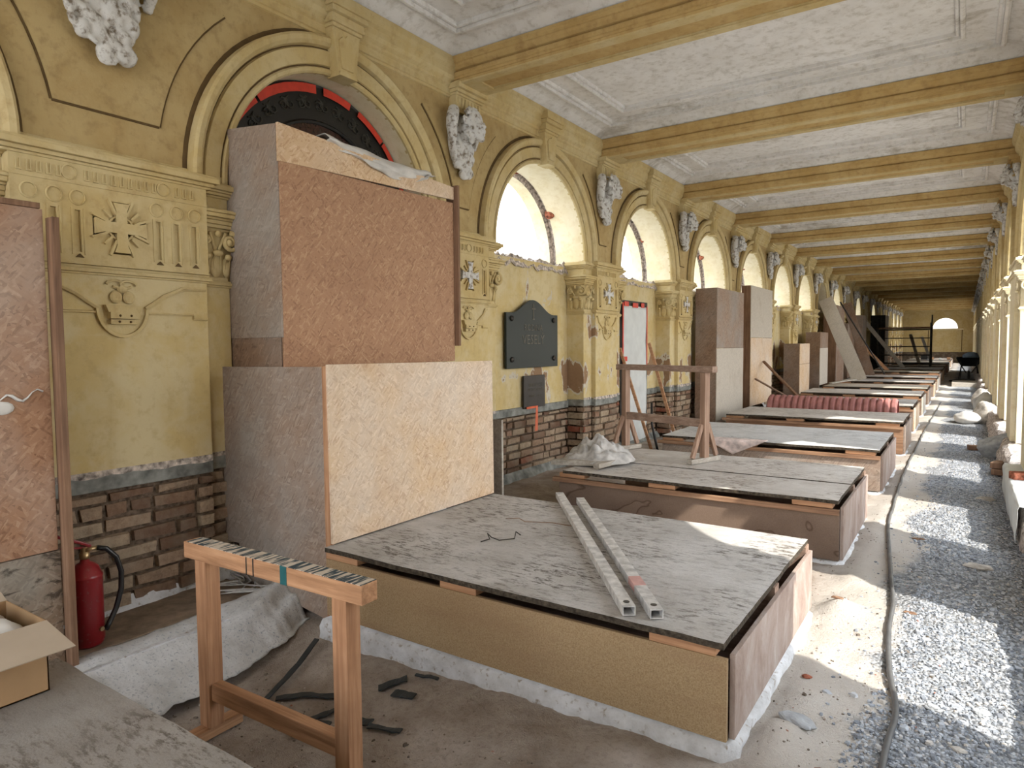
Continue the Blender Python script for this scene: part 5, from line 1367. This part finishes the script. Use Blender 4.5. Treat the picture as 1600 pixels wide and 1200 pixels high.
# roots / wires on ledge end
m = MB(); r = random.Random(9)
for i in range(9):
    a = r.uniform(-0.5, 0.5); p0 = Vector((0.2+r.uniform(-0.08, 0.12), 2.35+r.uniform(-0.1, 0.12), 0.115))
    pts = [p0+Vector((0.09*k2*math.cos(a+k2*0.25)+0.01*r.random(), 0.05*k2*math.sin(a+k2*0.4), 0.012*math.sin(k2*1.3)+0.004*k2)) for k2 in range(6)]
    m.tube(pts, 0.005, 5)
tag(m.build('cable_tangle', [M_CLOTH], smooth=True), 'tangle of dusty thin cables at the far end of the ledge', 'cables')

# ------------------------------------------------------------------ cardboard box
t = empty('cardboard_box', (1.37, 0.66, 0.473)); tag(t, 'open cardboard box with a wide flap and white cloth inside, bottom left', 'cardboard box')
H = 0.235; w = 0.004
m = MB()
x0, x1, y0, y1 = -0.17, 0.15, -0.30, 0.27
m.box(x0, x1, y0, y1, 0, w); m.box(x1-w, x1, y0, y1, 0, H); m.box(x0, x0+w, y0, y1, 0, H); m.box(x0, x1, y1-w, y1, 0, H); m.box(x0, x1, y0, y0+w, 0, H)
m.build('carton_body', [M_CARD], t)
m = MB(); m.add([(x1, y0, H), (x1, y1, H), (x1+0.13, y1+0.03, H-0.085), (x1+0.13, y0-0.03, H-0.085)], [(0, 1, 2, 3)])
m.v = [(v[0], v[1], v[2]+(0.02 if v[0] > x1+0.1 else 0)) for v in m.v]; m.build('flap', [M_CARDL], t, solid=0.004)
m = MB(); m.add([(x0, y0, H), (x0, y1, H), (x0-0.02, y1-0.01, H+0.03), (x0-0.02, y0, H+0.03)], [(0, 1, 2, 3)]); m.build('flap', [M_CARDL], t, solid=0.004)
text_mesh('TS', 0.035, M_TAPE, t, (x1+0.0005, -0.01, 0.105), RX, depth=0.0005)
m = MB(); m.ball((x1+0.001, 0.02, 0.135), (0.001, 0.022, 0.009), 10, 5); m.build('printed_mark', [M_INK], t)
m = MB()
def fn(u, v):
    x = 1.37+x0+0.015+(x1-x0-0.03)*u; y = 0.66+y0+0.015+(y1-y0-0.05)*v
    e = min(u, 1-u, v, 1-v)
    return (x, y, 0.473+0.20+0.05*min(1, e*9)+0.03*noise.noise((x*16, y*13, 1))+0.012*math.sin(x*50+y*22))
m.grid(fn, 30, 40)
tag(m.build('white_cloth', [M_FILM], smooth=True, solid=0.003), 'crumpled white cloth stuffed in the cardboard box', 'cloth')

# ------------------------------------------------------------------ rag, planks and cloths on covers
def rag(name, cx, cy, z, sx, sy, h, mat, lab, seed, cat='cloth'):
    m = MB()
    def fn(u, v):
        a = 2*PI*u; r_ = v
        rx = sx*(1+0.22*noise.noise((math.cos(a)*1.6+seed, math.sin(a)*1.6, 1))); ry = sy*(1+0.22*noise.noise((math.cos(a)*1.6, math.sin(a)*1.6, seed)))
        x = cx+rx*r_*math.cos(a); y = cy+ry*r_*math.sin(a)
        n1 = noise.noise((x*8+seed, y*8, 2)); n2 = abs(noise.noise((x*14, y*14, seed))); n3 = abs(noise.noise((x*30, y*30, seed)))
        hh = h*(1-r_**2.2)*(0.65+0.6*n1) + (0.5*h*(0.35-n2) + 0.2*h*(0.3-n3))*(1-r_**3)
        return (x, y, z+0.004+max(0, hh))
    m.grid(fn, 64, 22)
    o = m.build(name, [mat], smooth=True, weld=True); tag(o, lab, cat); return o
rag('rag_heap', 1.10, 5.78, 0.50, 0.36, 0.30, 0.20, M_CLOTH, 'crumpled heap of whitish rag on the near left end of the trestle cover', 3.3)
for i, (p, q, w_, lab) in enumerate((((0.80, 5.42, 0.50), (1.30, 5.56, 0.51), 0.09, 'grey short plank sticking out left under the rag heap'), ((1.28, 5.38, 0.51), (1.36, 5.80, 0.52), 0.07, 'short grey timber piece sticking out right of the rag heap'))):
    lean('timber_piece', p, q, w_, 0.045, M_WGREY, lab, 'timber piece', up=(0, 0, 1))
m = MB()
def fn(u, v):   # cloth hanging over the rim as a triangle
    x = 1.42+0.72*u; half = 1-abs(2*u-1)
    top = 8.08; y = top - (0.13+0.05*half)*min(1.0, v*1.6)
    z = 0.476
    if v > 0.62: y = 7.915-0.012*half; z = 0.476-0.17*half*(v-0.62)/0.38
    return (x, y, z+0.004*noise.noise((x*12, v*8, 0)))
m.grid(fn, 30, 20, 0); 
tag(m.build('pink_cloth', [plain('pink_white_cloth', (0.72, 0.60, 0.56), 0.9, vary=0.35, sc=9)], smooth=True, solid=0.003), 'pinkish white cloth hanging in a point over the cover rim', 'cloth')
for i, (p, q) in enumerate((((1.05, 4.55, 0.03), (1.38, 4.50, 0.05)), ((1.22, 4.42, 0.05), (1.48, 4.36, 0.06)))):
    m = MB(); m.tube([p, q], 0.022, 12)
    tag(m.build('white_tube', [M_SHEET], smooth=True), ('rear' if i == 0 else 'front')+' of two short white tubes lying behind the large cover near the wall', 'tube')

# ------------------------------------------------------------------ corrugated pipe
m = MB(); n = 20*8; pts = []; rad = []
for i in range(n+1):
    pts.append((1.02+2.08*i/n, 12.98, 0.385)); c = math.cos(2*PI*i/8); rad.append(0.268-0.034*max(0.0, c)**2)
m.tube(pts, rad, 28, caps=False)
tag(m.build('corrugated_pipe', [M_PIPE], smooth=True, solid=0.004), 'faded red corrugated pipe lying across the passage between two covers', 'pipe')
m = MB(); 
for x in (1.3, 2.8): m.box(x, x+0.1, 12.75, 13.25, -0.03, 0.115)
tag(m.build('timber_rest', [M_WY]), 'rough timber rests under the red corrugated pipe', 'timber')

# ------------------------------------------------------------------ black strips in trench, hose, stones
strips = [((1.24, 1.93), (1.04, 2.42), 0.035), ((1.28, 1.97), (1.50, 2.20), 0.045), ((1.56, 1.92), (1.60, 2.18), 0.04), ((1.55, 1.90), (1.68, 1.96), 0.05), ((1.64, 2.30), (1.74, 2.40), 0.06),
          ((1.76, 2.28), (1.88, 2.30), 0.05), ((1.60, 1.82), (1.68, 1.86), 0.05), ((1.72, 2.03), (1.85, 2.05), 0.06), ((1.86, 2.02), (2.02, 2.06), 0.035), ((1.76, 2.44), (1.90, 2.45), 0.02)]
pos_w = ['longest', 'second longest', 'leaning', 'short', 'square', 'small square', 'nearest', 'middle', 'thin', 'farthest thin']
for i, (p, q, w_) in enumerate(strips):
    m = MB(); n = 8; b = []
    d = Vector((q[0]-p[0], q[1]-p[1], 0)); L = d.length; d.normalize(); nn_ = Vector((-d.y, d.x, 0))
    for j in range(n+1):
        t_ = j/n; c = Vector((p[0], p[1], 0))+d*L*t_
        for s in (-0.5, 0.5):
            ww = w_*(0.8+0.3*noise.noise((t_*4, i, s)))
            v = c+nn_*s*ww; b.append((v.x, v.y, gz(v.x, v.y)+0.014+0.004*abs(math.sin(t_*3+i))+(0.03*t_ if i == 0 else 0)))
    m.add(b, [(2*j, 2*j+1, 2*j+3, 2*j+2) for j in range(n)])
    tag(m.build('slate_strip', [plain('dark_slate_strip_%d' % i, (0.035, 0.04, 0.042), 0.55, 0.35)] if i == 0 else [bpy.data.materials['dark_slate_strip_0']], solid=0.007), '%s dark torn strip on the earth behind the near trestle' % pos_w[i], 'torn strip', 'dark torn strips on the earth')
hp = [(3.80, 1.9), (3.79, 2.79), (3.80, 3.2), (3.745, 3.6), (3.70, 4.1), (3.685, 4.56), (3.63, 5.1), (3.56, 5.83), (3.50, 6.5), (3.48, 7.2), (3.45, 8.5), (3.44, 9.9), (3.45, 12), (3.46, 14.5), (3.50, 17.5), (3.53, 20.8)]
def cr(pts, n=10):
    out = []
    for i in range(len(pts)-1):
        p0, p1, p2, p3 = pts[max(i-1, 0)], pts[i], pts[i+1], pts[min(i+2, len(pts)-1)]
        for k2 in range(n):
            t = k2/n
            out.append(tuple(0.5*((2*p1[c])+(-p0[c]+p2[c])*t+(2*p0[c]-5*p1[c]+4*p2[c]-p3[c])*t*t+(-p0[c]+3*p1[c]-3*p2[c]+p3[c])*t**3) for c in range(len(p1))))
    out.append(pts[-1]); return out
m = MB(); m.tube([(x, y, gz(x, y)+0.016) for x, y in cr(hp)], 0.013, 10)
tag(m.build('hose', [M_HOSE], smooth=True), 'long thin grey hose running along the passage floor', 'hose')
def rock(x, y, sx, sy, sz, mat, lab, seed, grp=None, z=None, rz=0.0):
    m = MB(); Mr = Matrix.Rotation(rz, 3, 'Z')
    vs0 = len(m.v); m.ball((0, 0, 0), 1.0, 14, 10)
    nv = []
    for v in m.v:
        v = Vector(v); s = 1+0.45*noise.noise(v*1.3+Vector((seed, seed*2, 0)))+0.15*noise.noise(v*4+Vector((seed, 0, 0)))
        q = Mr @ Vector((v.x*sx*s, v.y*sy*s, v.z*sz*s)); nv.append(tuple(q))
    m.v = nv
    o = m.build('stone', [mat], smooth=False, weld=True); o.location = (x, y, (gz(x, y) if z is None else z)+sz*0.6); tag(o, lab, 'stone', grp); return o
rock(3.47, 2.89, 0.075, 0.045, 0.014, M_STONE, 'flat pale stone on the earth near the front box corner', 1.0, rz=-0.5)
rock(4.12, 5.66, 0.085, 0.06, 0.02, M_SACK, 'flat tan stone slab on the gravel, larger one', 2.0, rz=0.2)
rock(4.17, 5.50, 0.04, 0.03, 0.014, M_STONE, 'small stone beside the larger tan slab on the gravel', 2.5)
rock(4.22, 8.2, 0.09, 0.05, 0.02, M_SACK, 'flat brown stone on the gravel towards the parapet', 3.0, rz=0.1)
rock(3.60, 2.62, 0.02, 0.014, 0.008, M_REDBRK, 'tiny red brick chip on the earth', 4.0)
rock(3.42, 3.35, 0.022, 0.014, 0.008, M_REDBRK, 'small red brick chip near the box end', 4.4)
rock(4.02, 3.05, 0.03, 0.02, 0.01, M_SACK, 'small tan stone on the gravel near the bottom edge', 5.0)
rock(3.93, 3.33, 0.03, 0.022, 0.012, M_STONE, 'small pinkish stone on the gravel near the bottom edge', 6.0)
rock(4.1, 3.4, 0.03, 0.03, 0.012, M_STONE, 'round grey stone among the gravel', 6.6)
rock(3.78, 4.45, 0.035, 0.012, 0.008, M_WDARK, 'dark splinter on the sunlit earth beside the hose', 7.0)
rock(3.74, 6.2, 0.05, 0.014, 0.010, M_WDARK, 'dark splinter on the earth right of the hose', 8.0)
rock(3.41, 4.35, 0.035, 0.015, 0.010, M_WDARK, 'dark splinter beside the front box end', 9.0)
r = random.Random(33); keep = gv; gv = MB()
for i in range(2600):
    x, y = r.uniform(3.33, 3.95), 1.6+10*r.random()**1.4
    if r.random() < 0.5: x, y = r.uniform(0.9, 3.3), r.choice([1.2, 4.25, 1.2])+r.uniform(0.0, 0.95)
    stone(x, y, r.uniform(0.004, 0.013)*(1 if r.random() < 0.95 else 2))
M_CHIP = NT('earth_chip', 0.95, 0.1); M_CHIP = M_CHIP.col(M_CHIP.ramp(M_CHIP.attr('rnd'), [(0.0, (0.10, 0.08, 0.06)), (0.5, (0.30, 0.25, 0.21)), (0.9, (0.48, 0.43, 0.38)), (1.0, (0.38, 0.14, 0.09))]))
tag(gv.build('earth_crumbs', [M_CHIP]), 'crumbs and chips strewn over the bare earth', 'crumbs', kind='stuff')
# debris by the parapet
def brick(x, y, z, rz, lab, mat=M_REDBRK, ry=0.0):
    m = MB(); m.box(-0.12, 0.12, -0.06, 0.06, 0, 0.07); o = m.build('brick', [mat], bevel=0.008); o.location = (x, y, z); o.rotation_euler = (0, ry, rz); tag(o, lab, 'brick')
brick(4.20, 11.95, 0.01, 0.2, 'brown brick lying in front of the leaning grey stone slab', M_WDARK)
brick(4.38, 9.9, 0.01, 1.4, 'dark brick at the foot of the parapet, lower of two', M_WDARK); brick(4.38, 9.92, 0.085, 1.3, 'dark brick stacked on another at the foot of the parapet', M_WDARK)
brick(4.50, 7.6, 0.345, 0.3, 'flat brick on the white paper on the parapet', M_REDBRK)
brick(4.15, 16.6, 0.01, 0.5, 'red brick beside the white sacks, lower of two'); brick(4.22, 16.9, 0.08, 0.2, 'red brick beside the white sacks, upper of two')
m = MB(); m.prism([(0, -0.11), (0.20, -0.12), (0.24, 0), (0.20, 0.11), (0, 0.11)], 'x', 0, 1.0)
o = m.build('stone_baluster', [M_STONE], bevel=0.02); o.location = (4.22, 11.25, 0.05); o.rotation_euler = (0.5, -0.40, -0.35); tag(o, 'long grey stone block leaning from the gravel onto the parapet', 'stone block')
m = MB()
def fn(u, v):
    y = 6.3+2.2*u; x = 4.62-0.25*min(1, v*1.5) + 0.01*noise.noise((y*5, v*4, 0)); z = 0.35
    if v > 0.66: x = 4.365+0.02*noise.noise((y*4, v*5, 0)); z = 0.35-(0.28+0.12*noise.noise((y*2.2, 0, 1)))*(v-0.66)/0.34
    return (x, y, z+0.008*noise.noise((y*8, v*7, 3)))
m.grid(fn, 40, 20); tag(m.build('white_paper_sheet', [M_SHEET], smooth=True, solid=0.002), 'white sheet draped over the parapet at the right edge', 'paper sheet')
def sack(x, y, sx, sy, sz, mat, lab, seed, grp=None):
    m = MB(); m.ball((0, 0, 0), 1.0, 22, 16); nv = []
    for v in m.v:
        v = Vector(v); s = 1+0.30*noise.noise(v*1.1+Vector((seed, 0, 0)))+0.12*abs(noise.noise(v*4+Vector((0, seed, 0))))
        nv.append((v.x*sx*s, v.y*sy*s, max(-0.92, v.z)*sz*s))
    m.v = nv; o = m.build('sack', [mat], smooth=True, weld=True); o.location = (x, y, sz*0.9); tag(o, lab, 'sack', grp)
sack(4.10, 15.8, 0.24, 0.30, 0.13, M_FILM, 'whitish plastic bag lying flat beside the standing sack', 1.1)
sack(4.36, 15.9, 0.20, 0.25, 0.24, M_SACK, 'greyish open sack standing by the parapet', 2.2)
sack(4.40, 17.4, 0.20, 0.25, 0.27, M_FLEECE, 'white round sack behind the greyish sack', 3.3)
sack(4.36, 19.2, 0.17, 0.25, 0.26, M_SACK, 'grey sack in the shade behind the white round one', 4.4)
for i, (y, z) in enumerate(((21.0, 0.0), (21.05, 0.1), (21.1, 0.2))):
    m = MB(); m.box(-0.16, 0.16, -0.3, 0.3, 0, 0.09); o = m.build('stone_slab', [M_STONE], bevel=0.01); o.location = (4.42, y, z)
    tag(o, 'grey slab in the distant stack by the parapet, %s' % ('lowest', 'middle', 'topmost')[i], 'stone slab')

# ------------------------------------------------------------------ far things: platform, wheelbarrow, scaffold, clutter
t = empty('pallet_platform', (4.08, 29.3, 0)); tag(t, 'pale low platform on the path in front of the wheelbarrow', 'platform')
m = MB(); m.box(-0.42, 0.42, -0.9, 0.9, 0.12, 0.16); m.build('deck', [M_OSBW], t)
m = MB(); m.box(-0.42, 0.42, -0.9, -0.86, 0.0, 0.12); m.build('edge_board', [M_OSBW], t)
t = empty('wheelbarrow', (4.18, 33.8, 0)); tag(t, 'black wheelbarrow loaded with bluish bags, far down the path', 'wheelbarrow')
m = MB()
m.add([(-0.46, -0.35, 0.95), (0.46, -0.35, 0.95), (0.46, 0.75, 0.95), (-0.46, 0.75, 0.95), (-0.27, -0.22, 0.60), (0.27, -0.22, 0.60), (0.25, 0.40, 0.58), (-0.25, 0.40, 0.58)],
      [(0, 1, 5, 4), (1, 2, 6, 5), (2, 3, 7, 6), (3, 0, 4, 7), (4, 5, 6, 7)]); m.build('tray', [M_BLACK], t, solid=0.02)
m = MB(); m.ball((0.05, 0.15, 0.98), (0.30, 0.35, 0.20), 12, 8, jit=0.3); m.build('bag_load', [M_BLUE], t, smooth=True)
for s in (-1, 1):
    m = MB(); m.tube([(s*0.30, -1.0, 0.80), (s*0.26, -0.2, 0.60), (s*0.10, 0.7, 0.30)], 0.022, 8); m.build('handle', [M_STEELD], t)
    m = MB(); m.tube([(s*0.27, -0.15, 0.60), (s*0.36, -0.35, 0.0)], 0.02, 8); m.tube([(s*0.27, 0.2, 0.60), (s*0.30, -0.3, 0.02)], 0.016, 8); m.build('leg', [M_STEELD], t)
m = MB(); m.lathe([(0.0, -0.05), (0.14, -0.05), (0.20, -0.03), (0.20, 0.03), (0.14, 0.05), (0.0, 0.05)], 0, 0.72, 0.2, 'x', 20); m.build('wheel', [M_BLACK], t, smooth=True)
m = MB(); m.ball((0, 0, 0), (0.62, 0.5, 0.12), 18, 8, jit=0.2); o = m.build('dark_rubble_heap', [M_TARP], smooth=True); o.location = (4.12, 32.2, 0.02); tag(o, 'low black heap on the path under the wheelbarrow', 'heap')
t = empty('scaffold', (1.55, 36.42, 0.0)); tag(t, 'dark steel frame scaffold tower in front of the far end wall', 'scaffold')
for (x, y) in ((-1.0, 0), (1.15, 0), (-1.0, 1.2), (1.15, 1.2)):
    m = MB(); m.tube([(x, y, 0.0), (x, y, 2.9 if y > 0 else 2.5)], 0.032, 8); m.build('upright', [M_STEELD], t)
for y in (0, 1.2):
    for z in (0.6, 1.0, 1.4, 1.8, 2.2):
        m = MB(); m.tube([(-1.0, y, z), (1.15, y, z)], 0.022, 6); m.build('rung', [M_STEELD], t)
m = MB(); m.box(-1.05, 1.2, 0, 1.2, 2.25, 2.31); m.build('deck', [M_WDARK], t)
lean('ladder_plank', (2.2, 38.5, 0.45), (1.75, 39.0, 2.0), 0.14, 0.04, M_WGREY, 'pale plank leaning behind the scaffold', up=(0, 1, 0))
lean('ladder_plank', (2.6, 41.5, 0.45), (2.1, 42.0, 1.9), 0.14, 0.04, M_WGREY, 'second pale plank leaning further behind the scaffold', up=(0, 1, 0))
for i, (x, y, s_, mt, lab) in enumerate(((1.9, 50.2, 0.38, M_BLACK, 'black bag'), (2.3, 50.3, 0.22, M_WX, 'orange-brown carton'), (2.75, 50.4, 0.16, M_SHEET, 'white packet'), (3.2, 50.5, 0.2, M_WX, 'brown carton'))):
    m = MB(); m.box(-s_/2, s_/2, -s_/2, s_/2, 0, s_*0.7); o = m.build('package', [mt], bevel=0.02); o.location = (x, y, 0.50); tag(o, lab+' on the last visible grave cover before the end wall', 'package')

# ------------------------------------------------------------------ outside the left windows and the end window
t = empty('tree', (-9.0, 21.0, 0)); tag(t, 'green tree outside the second open window arch', 'tree')
m = MB(); m.tube([(0, 0, 0), (0.1, 0, 2.2), (0.0, 0.1, 4.0)], [0.18, 0.14, 0.06], 8); m.build('trunk', [M_WDARK], t)
m = MB(); r = random.Random(2)
for i in range(2600):
    a, b, c = r.gauss(0, 1), r.gauss(0, 1), r.gauss(0, 1); L = math.sqrt(a*a+b*b+c*c); q = r.random()**0.4*1.7
    p = Vector((a/L*q, b/L*q, 3.2+c/L*q*0.8)); s_ = r.uniform(0.04, 0.09); e = Vector((r.gauss(0, 1), r.gauss(0, 1), r.gauss(0, 1))).normalized(); f_ = e.orthogonal().normalized()
    m.add([p-e*s_, p+f_*s_*0.6, p+e*s_, p-f_*s_*0.6], [(0, 1, 2, 3)])
m.build('crown', [M_GREEN], t)
t = empty('distant_house', (2.7, 110, 0)); tag(t, 'pale low house seen through the arched end window', 'house')
m = MB(); m.box(-9, 9, 0, 8, 0, 3.4); m.build('house_wall', [M_SHADEW], t)
m = MB(); m.prism([(-9.5, 3.4), (9.5, 3.4), (7.5, 5.0), (-7.5, 5.0)], 'y', -0.4, 8.4); m.build('roof', [M_ROOF], t)
